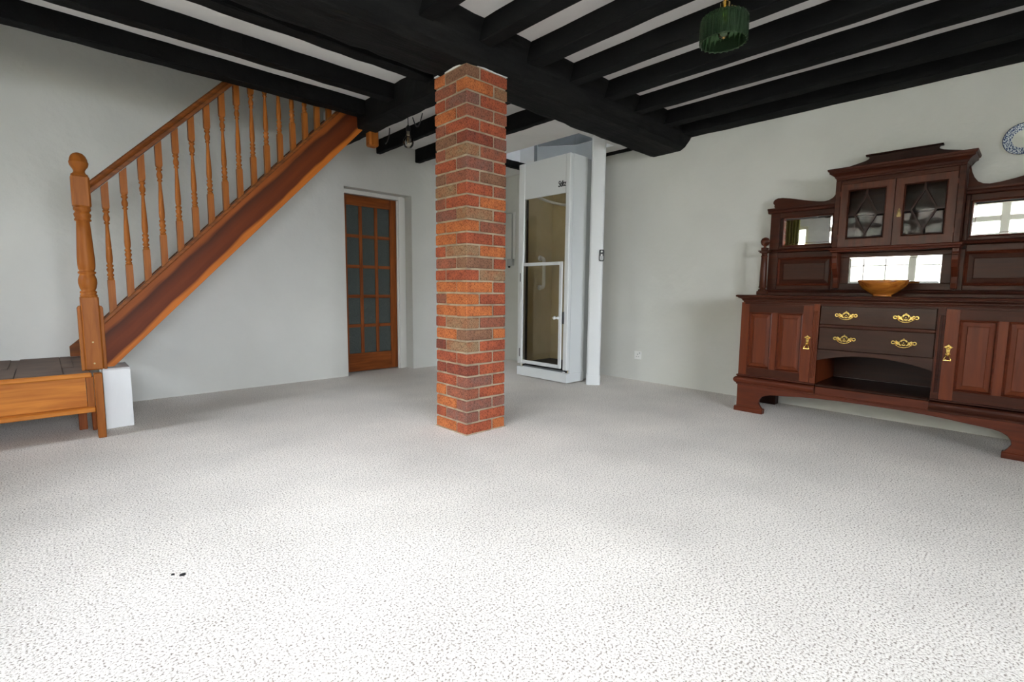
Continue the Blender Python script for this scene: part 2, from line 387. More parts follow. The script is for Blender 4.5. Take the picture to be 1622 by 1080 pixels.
def window(n, panes_cols, transom, label, lead=None):
    ax, pos, a0, a1, z0, z1 = WIN[n]
    w = bpy.data.objects.new('window_%d' % n, None); COL.objects.link(w)
    w.location = (pos, (a0+a1)/2, z0) if ax == 'x' else ((a0+a1)/2, pos, z0); w['kind'] = 'structure'; w['label'] = label
    d0, d1 = pos-0.12, pos-0.04
    def bx(mb, a, b, c, d, e0=d0, e1=d1):
        if ax == 'x': mb.box(e0, e1, a, b, c, d)
        else: mb.box(a, b, e0, e1, c, d)
    fr = MB(); t = 0.055
    bx(fr, a0, a1, z0, z0+t); bx(fr, a0, a1, z1-t, z1); bx(fr, a0, a0+t, z0+t, z1-t); bx(fr, a1-t, a1, z0+t, z1-t)
    obj('window_frame', fr, M['cream'], w, bevel=0.004)
    wd = (a1-a0)/panes_cols
    for k in range(1, panes_cols):
        mb = MB(); bx(mb, a0+wd*k-0.05, a0+wd*k+0.05, z0+t, z1-t); obj('mullion', mb, M['cream'], w, bevel=0.004)
    if transom:
        mb = MB()
        for k in range(panes_cols): bx(mb, a0+wd*k+0.05, a0+wd*(k+1)-0.05, transom-0.04, transom+0.04)
        obj('transom', mb, M['cream'], w)
    mb = MB(); bx(mb, a0-0.04, a1+0.04, z0-0.03, z0, pos-0.05, pos+0.1); obj('window_sill', mb, M['cream'], w, bevel=0.006)
    for k in range(panes_cols):
        mb = MB(); bx(mb, a0+wd*k+0.05, a0+wd*(k+1)-0.05, z0+t, z1-t, pos-0.084, pos-0.08)
        obj('pane', mb, M['glass'], w)
        if lead:
            mb = MB(); b0, b1 = a0+wd*k+0.05, a0+wd*(k+1)-0.05
            for j in range(1, lead[0]):
                u = b0+(b1-b0)*j/lead[0]; bx(mb, u-0.009, u+0.009, z0+t, z1-t, pos-0.09, pos-0.076)
            for zz in lead[1]: bx(mb, b0, b1, zz-0.009, zz+0.009, pos-0.09, pos-0.076)
            obj('lead_came', mb, M['lead'], w)
window(1, 3, 2.06, 'leaded casement window behind the camera', (3, (1.0, 1.4, 1.75)))
window(2, 2, None, 'curtained window behind the camera')
window(3, 3, 1.85, 'wide window beside the camera')
# curtain drawn over part of window 2 (seen in the sideboard's left mirror)
cp = []
for i in range(49):
    y = 3.12+0.34*i/48; cp.append((XB+0.09+0.03*math.sin(i*0.9)+0.008*math.sin(i*2.3), y))
mb = MB()
vs = [(a, b, z) for z in (0.35, 2.28) for a, b in cp] + [(a+0.006, b, z) for z in (0.35, 2.28) for a, b in cp]
N = len(cp); fs = []
for i in range(N-1):
    fs.append((i, i+1, N+i+1, N+i)); fs.append((2*N+i+1, 2*N+i, 3*N+i, 3*N+i+1))
    fs.append((i+1, i, 2*N+i, 2*N+i+1)); fs.append((N+i, N+i+1, 3*N+i+1, 3*N+i))
mb.add(vs, fs, True)
cu = thing('curtain', (XB+0.1, 3.37, 0.35), 'olive and brown striped curtain seen in the left mirror', 'curtain')
obj('curtain_cloth', mb, M['curtain'], cu)
obj('curtain_pole', MB().tube([(XB+0.09, 2.85, 2.34), (XB+0.09, 4.8, 2.34)], 0.014), M['cream'], cu)

# ceiling boards, soffit by the lift, stairwell above
cb = MB().box(XB, XR, YF, 2.6, ZC, ZC+0.15).box(XB, 2.1, 2.6, 4.02, ZC, ZC+0.15).box(2.1, 3.16, 2.6, YL, 2.487, 2.487+0.15)
struct('ceiling', cb, M['ceiling'], label='white ceiling boards between the black joists')
so = MB().box(3.16, 3.70, 2.72, YL, 2.378, 2.63).box(3.70, XR, 2.72, 3.04, 2.378, 2.63).box(4.262, XR, 3.04, 4.40, 2.378, 2.63).box(3.70, XR, 4.40, YL, 2.378, 2.63)
struct('ceiling', so, M['ceiling'], label='plain white soffit around the lift opening')
# lift shaft lining above the opening; gap added in its cover for sky light
sh = MB().box(3.70, 3.72, 3.04, 4.40, 2.63, 3.7).box(3.72, 4.28, 3.02, 3.04, 2.63, 3.7).box(3.72, 4.28, 4.40, 4.42, 2.63, 3.7).box(4.262, 4.28, 3.04, 4.40, 2.63, 3.7).box(3.70, 4.10, 3.02, 4.42, 3.7, 3.75)
struct('trim_1', sh, M['white_metal'], label='pale lining boards of the lift shaft')
up_ = MB().box(XB, 3.3, 4.0, 4.02, ZC+0.15, 4.8).box(3.3, 3.32, 4.0, YL, 2.637, 4.8).box(XB, 3.32, 4.0, YL, 4.8, 4.85)
struct('wall_stairwell', up_, M['plaster'], label='white upper wall enclosing the stairwell')

# hall behind the glazed door
hl = MB().box(2.25, 3.2, 6.3, 6.35, 0, 2.4).box(2.2, 2.25, YL+0.25, 6.35, 0, 2.4).box(3.2, 3.25, YL+0.25, 6.35, 0, 2.4).box(2.2, 3.25, YL+0.25, 6.35, 2.4, 2.45)
struct('wall_hall', hl, M['plaster'], label='dim hall walls beyond the glazed door')

# garden outside the windows: paving and an added wall that blocks low sky light
M['paving'] = mat('pale_paving', (0.30, 0.29, 0.27, 1), 0.9, c2=(0.24, 0.24, 0.20, 1), nscale=1.5)
M['garden'] = mat('sky_block_wall', lin(186, 166, 152), 0.9, c2=lin(160, 166, 146), nscale=1.2)
struct('ground', MB().box(-26, XB-0.21, -26, 26, -0.3, -0.15).box(XB-0.2, 26, -26, YF-0.21, -0.3, -0.15), M['paving'], label='pale paving outside the windows')
struct('wall_sky_block', MB().box(-7.2, -7.0, -9, 14, -0.15, 3.6).box(-7.0, 9, -11.2, -11.0, -0.15, 1.3), M['garden'], label='added wall outside the windows, blocks low sky in place of trees and a building')

# ------------------------------------------------------------------ beams
def joist(name, axis, u0, u1, a0, a1, zb, zt, label, seed, jit=0.004, cat='beam', group=None):
    pr = [(u0, zt), (u0, zb+0.004), (u0+0.006, zb), (u1-0.006, zb), (u1, zb+0.004), (u1, zt)]
    o = obj(name, MB().beam(pr, axis, a0, a1, 34, jit, seed), M['black'], None, ((a0+a1)/2, (u0+u1)/2, zb) if axis == 'x' else ((u0+u1)/2, (a0+a1)/2, zb))
    return tag(o, label, cat, group)
yB = 2.335
ab = MB(); ab.beam([(2.285, ZC+0.01), (2.30, 2.40), (2.33, 2.33), (2.375, 2.268), (2.425, 2.243), (2.55, 2.247), (2.70, 2.243), (2.745, 2.255), (2.765, 2.35), (2.77, ZC+0.01)], 'x', XB, XR-0.002, 60, 0.006, 3)
ab.v = [(x, y, z+(0.024*min(1.0, max(0.0, (4.46-x)/2.2)) if z < 2.42 else 0)) for x, y, z in ab.v]
tag(obj('main_beam', ab, M['beam'], None, (1.43, 2.53, 2.24)), 'massive black painted beam resting on the brick pillar', 'beam')
tag(obj('trimmer_beam', MB().beam([(2.02, ZC+0.02), (2.02, 2.29), (2.03, 2.275), (2.18, 2.272), (2.19, 2.285), (2.19, ZC+0.02)], 'y', 2.77, YL-0.002, 26, 0.005, 5), M['black'], None, (2.1, 3.85, 2.27)),
    'black cross beam from the brick pillar to the stair top', 'beam')
G = 'black ceiling joists over the sideboard side'
R_ = [(3.965, 4.07, 'black joist closest to the wall above the sideboard'), (3.525, 3.615, 'second black joist out from the sideboard wall'),
      (3.115, 3.215, 'third black joist out from the sideboard wall'), (2.715, 2.814, 'fourth black joist out from the sideboard wall'),
      (2.305, 2.42, 'black joist carrying the green glass pendant lamp'), (1.92, 2.018, 'black joist meeting the main beam right beside the pillar top'),
      (1.51, 1.61, 'black joist at the top edge of the photo, left of the one by the pillar')]
for i, (a, b_, l) in enumerate(R_):
    joist('ceiling_joist', 'y', a, b_, YF, 2.36, 2.35, ZC+0.01, l, 20+i, group=G)
for k, x_ in enumerate((1.10, 0.70, 0.30, -0.10, -0.50)):      # the row goes on over the camera
    struct('trim_%d' % (k+2), MB().beam([(x_, ZC+0.01), (x_, 2.354), (x_+0.006, 2.35), (x_+0.094, 2.35), (x_+0.10, 2.354), (x_+0.10, ZC+0.01)], 'y', YF, 2.36, 20, 0.004, 60+k), M['black'])
pl_ = joist('wall_plate', 'y', 4.30, XR-0.003, YF, 2.34, 2.347, ZC+0.01, 'black timber lying along the top of the sideboard wall', 31)
G2 = 'black ceiling joists over the stair side'
joist('ceiling_joist', 'x', 3.915, 4.02, XB, 2.05, 2.35, ZC+0.01, 'black joist at the edge of the stairwell, crossing the handrail', 40, group=G2)
joist('ceiling_joist', 'x', 3.455, 3.545, XB, 2.05, 2.35, ZC+0.01, 'black joist between the stairwell joist and the big beam', 41, group=G2)
joist('ceiling_joist', 'x', 2.94, 3.045, XB, 2.05, 2.35, ZC+0.01, 'black joist running close beside the big beam, left of it', 42, group=G2)
G3 = 'black ceiling joists behind the pillar'
joist('ceiling_joist', 'y', 2.66, 2.712, 2.74, YL-0.003, 2.352, 2.49, 'black joist behind the hanging clear bulb', 50, 0.003, group=G3)
joist('ceiling_joist', 'y', 3.14, 3.205, 2.74, YL-0.003, 2.345, 2.49, 'black joist behind the pillar bordering the lift soffit', 51, 0.003, group=G3)
joist('lift_trimmer', 'x', 4.30, 4.36, 3.72, 4.258, 2.345, 2.42, 'short black bar at the back edge of the lift opening', 52, 0.002)
joist('wall_plate', 'y', 4.425, XR-0.002, 2.78, 3.95, 2.350, 2.382, 'thin black strip along the wall behind the white lift post', 53, 0.001)

# ------------------------------------------------------------------ brick pillar
PX, PY = 1.9004, 2.4241
pil = thing('brick_pillar', (PX+0.164, PY+0.164, 0), 'square red brick pillar standing in the middle of the carpet', 'pillar')
def brickmat(name, c, c2):
    m = mat(name, lin(*c), 0.85, c2=lin(*c2), nscale=14, bump=0.7, bscale=45, bdist=0.004, spec=0.2, contrast=(0.3, 0.72), detail=6)
    n = m.node_tree.nodes; L = m.node_tree.links
    t = [q for q in n if q.type == 'TEX_COORD'][0]; oi = n.new('ShaderNodeObjectInfo'); ad = n.new('ShaderNodeVectorMath'); ad.operation = 'MULTIPLY_ADD'
    ad.inputs[1].default_value = (3, 7, 11)
    cmb = n.new('ShaderNodeCombineXYZ')
    for k in range(3): L.new(oi.outputs['Random'], cmb.inputs[k])
    pb = n['Principled BSDF']; src = pb.inputs['Base Color'].links[0].from_socket
    fz = n.new('ShaderNodeTexNoise'); fz.inputs['Scale'].default_value = 130; fz.inputs['Detail'].default_value = 3; L.new(t.outputs['Object'], fz.inputs['Vector'])
    fr = n.new('ShaderNodeValToRGB'); fr.color_ramp.elements[0].position = 0.33; fr.color_ramp.elements[0].color = (0.5, 0.46, 0.44, 1)
    fr.color_ramp.elements[1].position = 0.72; fr.color_ramp.elements[1].color = (1.35, 1.35, 1.35, 1); q_ = fr.color_ramp.elements.new(0.45); q_.color = (1, 1, 1, 1)
    ml = n.new('ShaderNodeMixRGB'); ml.blend_type = 'MULTIPLY'; ml.inputs[0].default_value = 1.0
    L.new(fz.outputs['Fac'], fr.inputs[0]); L.new(src, ml.inputs[1]); L.new(fr.outputs[0], ml.inputs[2]); L.new(ml.outputs[0], pb.inputs['Base Color'])
    mp = [q for q in n if q.type == 'MAPPING'][0]
    L.new(cmb.outputs[0], ad.inputs[0]); L.new(t.outputs['Object'], ad.inputs[2]); L.new(ad.outputs[0], mp.inputs[0])
    return m
BM = {'R': brickmat('brick_red', (156, 82, 54), (122, 62, 46)), 'O': brickmat('brick_orange', (174, 102, 58), (150, 84, 50)),
      'P': brickmat('brick_purple_brown', (112, 82, 72), (132, 78, 62)), 'B': brickmat('brick_brown', (126, 92, 70), (108, 76, 60)),
      'V': brickmat('brick_olive', (132, 108, 82), (136, 90, 64)), 'D': brickmat('brick_dark_red', (132, 66, 48), (100, 58, 48)),
      'N': brickmat('brick_red_brown', (142, 82, 60), (114, 74, 60))}
bL, bW, bH, bJ = 0.214, 0.1015, 0.0635, 0.0105
cH = 2.268/30
def brick_mesh(seed):
    R = random.Random(seed); mb = MB().cbox(0, bL, 0, bW, 0, bH, 0.0045)
    mb.v = [(x+R.uniform(-.0014, .0014), y+R.uniform(-.0014, .0014), z+R.uniform(-.0014, .0014)) for x, y, z in mb.v]
    me = bpy.data.meshes.new('brick'); me.from_pydata([(x-bL/2, y-bW/2, z) for x, y, z in mb.v], [], mb.f); fix_normals(me); return me
BMESH = {}
for k_, m_ in BM.items():
    for s_ in range(2):
        me = brick_mesh(ord(k_) + s_*77); me.materials.append(m_); BMESH[k_, s_] = me
rows = ['ORO', 'RPR', 'OPP', 'ONR', 'RPR', 'DDR', 'RRR', 'DVR', 'OBO', 'RVN', 'OOR', 'NOR', 'OOR', 'RRV', 'NBR', 'RVO', 'ORR', 'OON', 'PVR', 'NRO',
        'VRN', 'BNB', 'RPR', 'NVN', 'BDP', 'NRR', 'ONN', 'RPR', 'NOV', 'OBR']
Rb = random.Random(5)
for i, row in enumerate(rows):
    z = i*cH+0.004
    s = 0.3275
    if i % 2 == 0:
        spots = [(bL/2, bW/2, 0, row[1]), (bW/2, s-bL/2, 90, row[0]), (s-bL/2, s-bW/2, 0, 'R'), (s-bW/2, bL/2, 90, row[2])]
    else:
        spots = [(bW/2, bL/2, 90, row[1]), (bL/2, s-bW/2, 0, row[0]), (s-bW/2, s-bL/2, 90, 'R'), (s-bL/2, bW/2, 0, row[2])]
    for j, (dx, dy, rot, kk) in enumerate(spots):
        o = bpy.data.objects.new('brick', BMESH[kk, Rb.randrange(2)]); COL.objects.link(o); o.parent = pil
        pro = 0.005 if (i in (10, 28) and j == 0) else Rb.uniform(-0.0012, 0.0018)
        ox = dx-0.164-(pro if j in (0, 1) else -pro); oy = dy-0.164-(pro if j in (0, 3) else -pro)
        o.location = (ox, oy, z); o.rotation_euler = (0, 0, math.radians(rot+Rb.uniform(-0.35, 0.35)))
M['mortar'] = mat('sandy_mortar', lin(166, 150, 126), 0.95, c2=lin(136, 120, 100), nscale=12, bump=0.6, bscale=60, bdist=0.004)
obj('mortar', MB().box(PX+0.008, PX+0.3195, PY+0.008, PY+0.3195, 0, 2.27), M['mortar'], pil)
obj('mortar_skirt', MB().beam([(PY-0.006, 0), (PY-0.003, 0.007), (PY+0.33, 0.007), (PY+0.334, 0)], 'x', PX-0.006, PX+0.334, 14, 0.002, 9), M['mortar'], pil)
obj('top_bedding', MB().beam([(PY-0.002, 2.267), (PY-0.002, 2.274), (PY+0.33, 2.274), (PY+0.33, 2.267)], 'x', PX-0.002, PX+0.331, 14, 0.0025, 8), M['block'], pil)['label'] = 'white mortar smear at the pillar top'

# ------------------------------------------------------------------ staircase
SL = 1.052
st = thing('staircase', (0.25, 4.5, 0), 'pine staircase with turned balusters rising along the left wall', 'staircase')
zt_ = lambda x: 0.437+SL*x          # string top
zb_ = lambda x: 0.096+SL*x          # string bottom
ct = math.cos(math.atan(SL))
# band limits in the rotated frame (perpendicular offset), object coordinates are relative to the root
off = lambda z, x: ((z-0)*ct - (x-0.25)*math.sin(math.atan(SL)))
BAND = (off(zb_(0.25), 0.25)+0.045, off(zt_(0.25), 0.25)+0.045)
M['stringer'] = stringer_mat()
xe = 2.12
obj('outer_string', MB().prism([(0.262, zt_(0.262)-0.028), (xe, zt_(xe)-0.028), (xe, zb_(xe)), (0.302, 0.41), (0.262, 0.41)], 'y', 4.072, 4.112), M['stringer'], st, bevel=0.003)
obj('string_cap', MB().prism([(0.262, zt_(0.262)-0.034), (xe, zt_(xe)-0.034), (xe, zt_(xe)), (0.262, zt_(0.262))], 'y', 4.064, 4.128), M['rail'], st, bevel=0.006)
zw = lambda x: 0.352+SL*x
obj('wall_string', MB().prism([(0.112, 0.40), (0.112, 0.476), (0.16, zw(0.16)), (2.3, zw(2.3)), (2.3, zw(2.3)-0.26), (0.262, zw(0.262)-0.26), (0.262, 0.40)], 'y', 4.915, 4.940), M['rail'], st, bevel=0.002)
for k in range(11):
    xn = 0.275+0.190*k; zz = 0.60+0.20*k
    if zz > 2.75: break
    obj('tread', MB().cbox(xn, xn+0.198, 4.113, 4.914, zz-0.022, zz, 0.006), M['board'], st)
    obj('riser', MB().box(xn+0.022, xn+0.034, 4.113, 4.914, zz-0.184, zz-0.023), M['pine'], st)
# handrail
zr_ = lambda x: 1.530+1.045*(x-0.24)
hr = MB(); prf = [(-0.030, -0.036), (-0.030, -0.012), (-0.020, -0.004), (-0.028, 0.012), (-0.026, 0.026), (-0.014, 0.036), (0.014, 0.036), (0.026, 0.026), (0.028, 0.012), (0.020, -0.004), (0.030, -0.012), (0.030, -0.036)]
vs = []; xs = (0.245, xe+0.02)
for x in xs: vs += [(x, 4.098+a, zr_(x)+b*1.06) for a, b in prf]
n = len(prf); hr.add(vs, [tuple(range(n)), tuple(range(2*n-1, n-1, -1))]+[(i, (i+1) % n, n+(i+1) % n, n+i) for i in range(n)])
obj('handrail', hr, M['rail'], st)
# balusters (one mesh, sixteen children)
def turned(profile, hw, sq):
    pass
def sq_section(mb, cx, cy, hw, z0, z1, ch=0.006):
    mb.cbox(cx-hw, cx+hw, cy-hw, cy+hw, z0, z1, ch)
bal = MB(); hw = 0.0185
L0 = 0.0
sk = hw*SL
# base is cut to the slope of the string; z measured from the baluster centre on the string cap
for (za, zb2, top) in ((None, 0.200, False), (0.645, None, True)):
    vs = []
    for (sx_, sy_) in ((-1, -1), (1, -1), (1, 1), (-1, 1)):
        if not top: vs.append((sx_*hw, sy_*hw, sx_*sk-0.004))
        else: vs.append((sx_*hw*0.9, sy_*hw*0.9, 0.645))
    if not top:
        for (sx_, sy_) in ((-1, -1), (1, -1), (1, 1), (-1, 1)): vs.append((sx_*hw, sy_*hw, 0.192))
        for (sx_, sy_) in ((-1, -1), (1, -1), (1, 1), (-1, 1)): vs.append((sx_*hw*0.72, sy_*hw*0.72, 0.202))
    else:
        for (sx_, sy_) in ((-1, -1), (1, -1), (1, 1), (-1, 1)): vs.append((sx_*hw, sy_*hw, 0.653))
        for (sx_, sy_) in ((-1, -1), (1, -1), (1, 1), (-1, 1)): vs.append((sx_*hw, sy_*hw, 0.795+sx_*hw*1.045))
    q = [(3, 2, 1, 0)]
    for a in (0, 4):
        for i in range(4): q.append((a+i, a+(i+1) % 4, a+4+(i+1) % 4, a+4+i))
    q.append((8, 9, 10, 11)); bal.add(vs, q)
prof = [(0.013, 0.196), (0.0165, 0.203), (0.0165, 0.210), (0.0125, 0.214), (0.017, 0.222), (0.0175, 0.230), (0.0125, 0.238), (0.016, 0.250), (0.018, 0.262), (0.013, 0.274), (0.0172, 0.282), (0.0172, 0.290),
        (0.0125, 0.296), (0.0158, 0.312), (0.0165, 0.34), (0.0155, 0.38), (0.0140, 0.44), (0.0118, 0.50), (0.0105, 0.545), (0.0145, 0.549), (0.0150, 0.556), (0.0110, 0.561), (0.0155, 0.572), (0.0165, 0.590), (0.0130, 0.608), (0.0120, 0.615), (0.0170, 0.622), (0.0170, 0.630), (0.013, 0.635), (0.0168, 0.641), (0.0165, 0.649)]
prof = [(0.0145+(r-0.0145)*1.45, z) for r, z in prof]
bal.lathe(prof, (0, 0, 0), 16)
bme = bpy.data.meshes.new('baluster'); bme.from_pydata(bal.v, [], bal.f); bme.validate(); fix_normals(bme); bme.polygons.foreach_set('use_smooth', bal.sm); bme.materials.append(M['pine'])
for k in range(17):
    x = 0.3185+0.09775*k
    o = bpy.data.objects.new('baluster', bme); COL.objects.link(o); o.parent = st
    o.location = (x-0.25, 4.098-4.5, zt_(x)); o.rotation_euler = (0, 0, 0)
# newel post
NX, NY = 0.204, 4.105
nw = MB(); h = 0.045
sq_section(nw, NX, NY, h, 0.398, 0.862, 0.007); sq_section(nw, NX, NY, h, 1.408, 1.600, 0.010)
nw.lathe([(0.040, 0.855), (0.043, 0.864), (0.043, 0.872), (0.037, 0.876), (0.042, 0.884), (0.042, 0.892), (0.034, 0.898), (0.041, 0.915), (0.0465, 0.945), (0.046, 0.968), (0.040, 0.990), (0.036, 0.999), (0.044, 1.006), (0.045, 1.014), (0.036, 1.021),
          (0.042, 1.035), (0.044, 1.06), (0.0435, 1.10), (0.040, 1.18), (0.036, 1.26), (0.0325, 1.325), (0.041, 1.329), (0.042, 1.337), (0.036, 1.343), (0.041, 1.356), (0.043, 1.368), (0.036, 1.378), (0.034, 1.384), (0.042, 1.392), (0.043, 1.402), (0.040, 1.412)], (NX, NY, 0), 24)
newel = obj('newel_post', nw, M['pine'], st)
obj('finial', MB().lathe([(0.042, 1.598), (0.042, 1.607), (0.034, 1.613), (0.028, 1.622), (0.028, 1.632), (0.034, 1.644), (0.044, 1.660), (0.0465, 1.672), (0.0475, 1.678), (0.0465, 1.684), (0.044, 1.686), (0.0425, 1.700), (0.036, 1.718), (0.024, 1.732), (0.01, 1.738), (0.001, 1.739)], (NX, NY, 0), 24), M['pine'], newel)
for sgn in (-1, 1):
    a = NX+sgn*h; b_ = NX+sgn*(h+0.017)
    o = obj('side_pad', MB().prism([(a, 0.398), (b_, 0.398), (b_, 0.79), (a+sgn*0.010, 0.803), (a, 0.805)], 'y', NY-0.040, NY+0.042), M['pine'], newel, bevel=0.003)
for zz in (0.475, 0.635, 0.50+0.05):
    pass
sc_ = MB()
for zz in (0.44, 0.575): obj('screw', MB().lathe([(0.005, -0.002), (0.005, 0.0015), (0.001, 0.002)], (NX, NY-h-0.001, zz), 8, 'y'), M['brass_old'], newel)
# upper newel hanging at the cross beam
un = MB(); sq_section(un, 2.172, 4.098, 0.043, 2.158, 2.60, 0.012)
obj('upper_newel', un, M['pine'], st)

# platform below the stairs
pf = thing('stair_platform', (-0.3, 4.4, 0), 'low pine platform and step at the foot of the stairs', 'platform')
obj('platform_top', MB().cbox(-1.2, 0.178, 3.95, YL-0.004, 0.372, 0.396, 0.003), M['board'], pf)
obj('platform_nosing', MB().cbox(-1.2, 0.180, 3.922, 3.949, 0.372, 0.400, 0.006), M['pine_x'], pf)
for (y0, y1, x0, x1) in ((3.97, 4.40, -1.2, -0.16), (4.41, YL-0.006, -1.2, -0.20), (3.97, YL-0.006, -0.155, 0.05), (4.30, YL-0.006, 0.053, 0.11)):
    obj('hardboard_sheet', MB().cbox(x0, x1, y0, y1, 0.3965, 0.4005, 0.001), M['board'], pf)
obj('riser', MB().box(-1.2, 0.150, 3.966, 3.984, 0.188, 0.371), M['pine_x'], pf)
obj('step_tread', MB().cbox(-1.2, 0.186, 3.90, 4.16, 0.160, 0.187, 0.005), M['pine_x'], pf)
obj('edge_post', MB().cbox(0.187, 0.226, 3.872, 3.935, 0, 0.399, 0.003), M['pine'], pf)
obj('edge_cheek', MB().box(0.152, 0.186, 3.945, 3.985, 0.188, 0.372), M['pine'], pf)
obj('support_post', MB().cbox(0.110, 0.152, 4.17, 4.215, 0, 0.16, 0.003), M['door_wood'], pf)
obj('support_post', MB().cbox(0.174, 0.196, 4.11, 4.17, 0, 0.16, 0.003), M['door_wood'], pf)

# painted block under the newel
bk = MB().beam([(4.083, 0), (4.079, 0.10), (4.083, 0.25), (4.085, 0.385), (4.10, 0.398), (4.36, 0.398), (4.37, 0.39), (4.37, 0)], 'x', 0.240, 0.384, 4, 0.002, 77)
tag(obj('plaster_block', bk, M['block'], None, (0.31, 4.22, 0), bevel=0.004), 'rough white painted block propping the stair foot', 'block')

# ------------------------------------------------------------------ glazed door in the left wall
dr = bpy.data.objects.new('door_1', None); COL.objects.link(dr); dr.location = (2.65, 5.1, 0); dr['kind'] = 'structure'
dr['label'] = 'brown pine door with fifteen obscured glass panes in a white frame'
fm = MB().box(2.99, 3.052, 5.06, 5.16, 0, 1.965).box(2.294, 2.99, 5.06, 5.16, 1.923, 1.965)
fm.box(2.972, 2.992, 5.075, 5.095, 0, 1.92).box(3.052, 3.088, 5.085, 5.16, 0, 1.965)
obj('door_frame', fm, M['white_paint'], dr, bevel=0.004)
lx0, lx1, ly0, ly1, lz0, lz1 = 2.298, 2.986, 5.10, 5.14, 0.012, 1.918
xs_ = [(2.385, 2.528), (2.566, 2.712), (2.749, 2.897)]
zs_ = [(0.212, 0.500), (0.535, 0.823), (0.858, 1.146), (1.181, 1.472), (1.507, 1.812)]
obj('stile', MB().box(lx0, 2.385, ly0, ly1, lz0, lz1), M['door_wood'], dr, bevel=0.003)
obj('stile', MB().box(2.897, lx1, ly0, ly1, lz0, lz1), M['door_wood'], dr, bevel=0.003)
obj('top_rail', MB().box(2.386, 2.896, ly0, ly1, 1.812, lz1), M['door_wood_x'], dr, bevel=0.003)
obj('bottom_rail', MB().box(2.386, 2.896, ly0, ly1, lz0, 0.212), M['door_wood_x'], dr, bevel=0.003)
for k in (0, 1): obj('glazing_bar', MB().box(xs_[k][1], xs_[k+1][0], ly0+0.006, ly1-0.006, 0.213, 1.811), M['door_wood'], dr, bevel=0.004)
for k in range(4):
    for j in range(3): obj('glazing_bar', MB().box(xs_[j][0]+0.001, xs_[j][1]-0.001, ly0+0.006, ly1-0.006, zs_[k][1], zs_[k+1][0]), M['door_wood_x'], dr, bevel=0.004)
for a, b_ in xs_:
    for c, d in zs_: obj('pane', MB().box(a, b_, ly0+0.018, ly0+0.023, c, d), M['obscure'], dr)
ks = MB()
for (kx, kz) in ((2.52, 0.10), (2.49, 0.125)): ks.lathe([(0.009, -0.0005), (0.004, -0.001)], (kx, ly0, kz), 8, 'y')

# ------------------------------------------------------------------ home lift
lf = thing('home_lift', (4.05, 3.48, 0), 'tall white through-floor lift with a half-height glass door', 'lift')
x0 = 3.70; yA, yB_ = 3.128, 3.832; zT = 2.226
obj('right_post', MB().cbox(x0, x0+0.05, yA, 3.186, 0.135, zT, 0.008), M['white_metal'], lf)
obj('left_post', MB().cbox(x0, x0+0.05, 3.745, yB_, 0.135, zT, 0.008), M['white_metal'], lf)
obj('top_panel', MB().cbox(x0+0.008, x0+0.03, 3.187, 3.744, 1.862, zT, 0.003), M['white_metal'], lf)
obj('side_panel', MB().box(x0+0.051, 3.962, yA+0.004, yA+0.02, 0.104, zT), M['white_metal'], lf)
obj('side_seal', MB().box(3.963, 4.215, yA+0.012, yA+0.02, 0.02, zT-0.01), M['white_grey'], lf)
obj('far_side_panel', MB().box(x0+0.051, 4.22, yB_-0.02, yB_-0.004, 0.02, zT), M['white_metal'], lf)
pl = MB().prism([(x0-0.002, yA-0.006), (x0-0.002, yB_), (x0+0.05, yB_), (x0+0.05, yA+0.04), (3.965, yA+0.04), (3.965, yA-0.006)], 'z', 0.012, 0.105)
pl.box(x0, x0+0.05, 3.186, 3.745, 0.100, 0.112)
obj('plinth', pl, M['white_metal'], lf, bevel=0.003)
obj('sill_strip', MB().cbox(x0+0.005, x0+0.045, 3.19, 3.742, 0.112, 0.122, 0.003), M['grey_metal'], lf)
fdr = MB(); dy0, dy1, dz0, dz1 = 3.192, 3.770, 0.150, 1.208
fdr.cbox(x0-0.022, x0-0.002, dy0, dy0+0.038, dz0, dz1, 0.005).cbox(x0-0.022, x0-0.002, dy1-0.036, dy1, dz0, dz1, 0.005).cbox(x0-0.022, x0-0.002, dy0+0.038, dy1-0.036, dz1-0.034, dz1, 0.005).cbox(x0-0.022, x0-0.002, dy0+0.038, dy1-0.036, dz0, dz0+0.036, 0.005)
ldoor = obj('lift_door', fdr, M['white_metal'], lf)
obj('door_glass', MB().box(x0-0.012, x0-0.008, dy0+0.038, dy1-0.036, dz0+0.036, dz1-0.034), M['glass_lift'], ldoor)
obj('door_handle', MB().cbox(x0-0.045, x0-0.022, 3.205, 3.235, 0.640, 0.672, 0.008).lathe([(0.011, 0), (0.018, 0.012), (0.018, 0.02), (0.012, 0.028)], (x0-0.075, 3.246, 0.656), 12, 'x').tube([(x0-0.035, 3.22, 0.656), (x0-0.065, 3.246, 0.656)], 0.008), M['white_pl'], ldoor)
obj('latch', MB().cbox(x0-0.012, x0+0.001, 3.172, 3.186, 0.598, 0.716, 0.002), M['dark'], lf)
for zc_ in (0.26, 1.06): obj('hinge', MB().cbox(x0-0.012, x0, 3.772, 3.790, zc_-0.045, zc_+0.045, 0.003), M['dark'], lf)
obj('upper_glass', MB().box(x0+0.014, x0+0.018, 3.187, 3.744, 1.21, 1.861), M['glass_lift'], lf)
obj('cab_back', MB().box(4.20, 4.215, yA+0.021, yB_-0.021, 0.06, 2.15), M['tan'], lf)
obj('cab_side', MB().box(x0+0.052, 4.199, yB_-0.035, yB_-0.021, 0.06, 2.15), M['tan'], lf)
obj('cab_side', MB().box(x0+0.052, 4.199, yA+0.021, yA+0.035, 0.06, 2.15), M['tan'], lf)
obj('cab_floor', MB().box(x0+0.05, 4.199, yA+0.036, yB_-0.036, 0.05, 0.150), M['mat_dark'], lf)
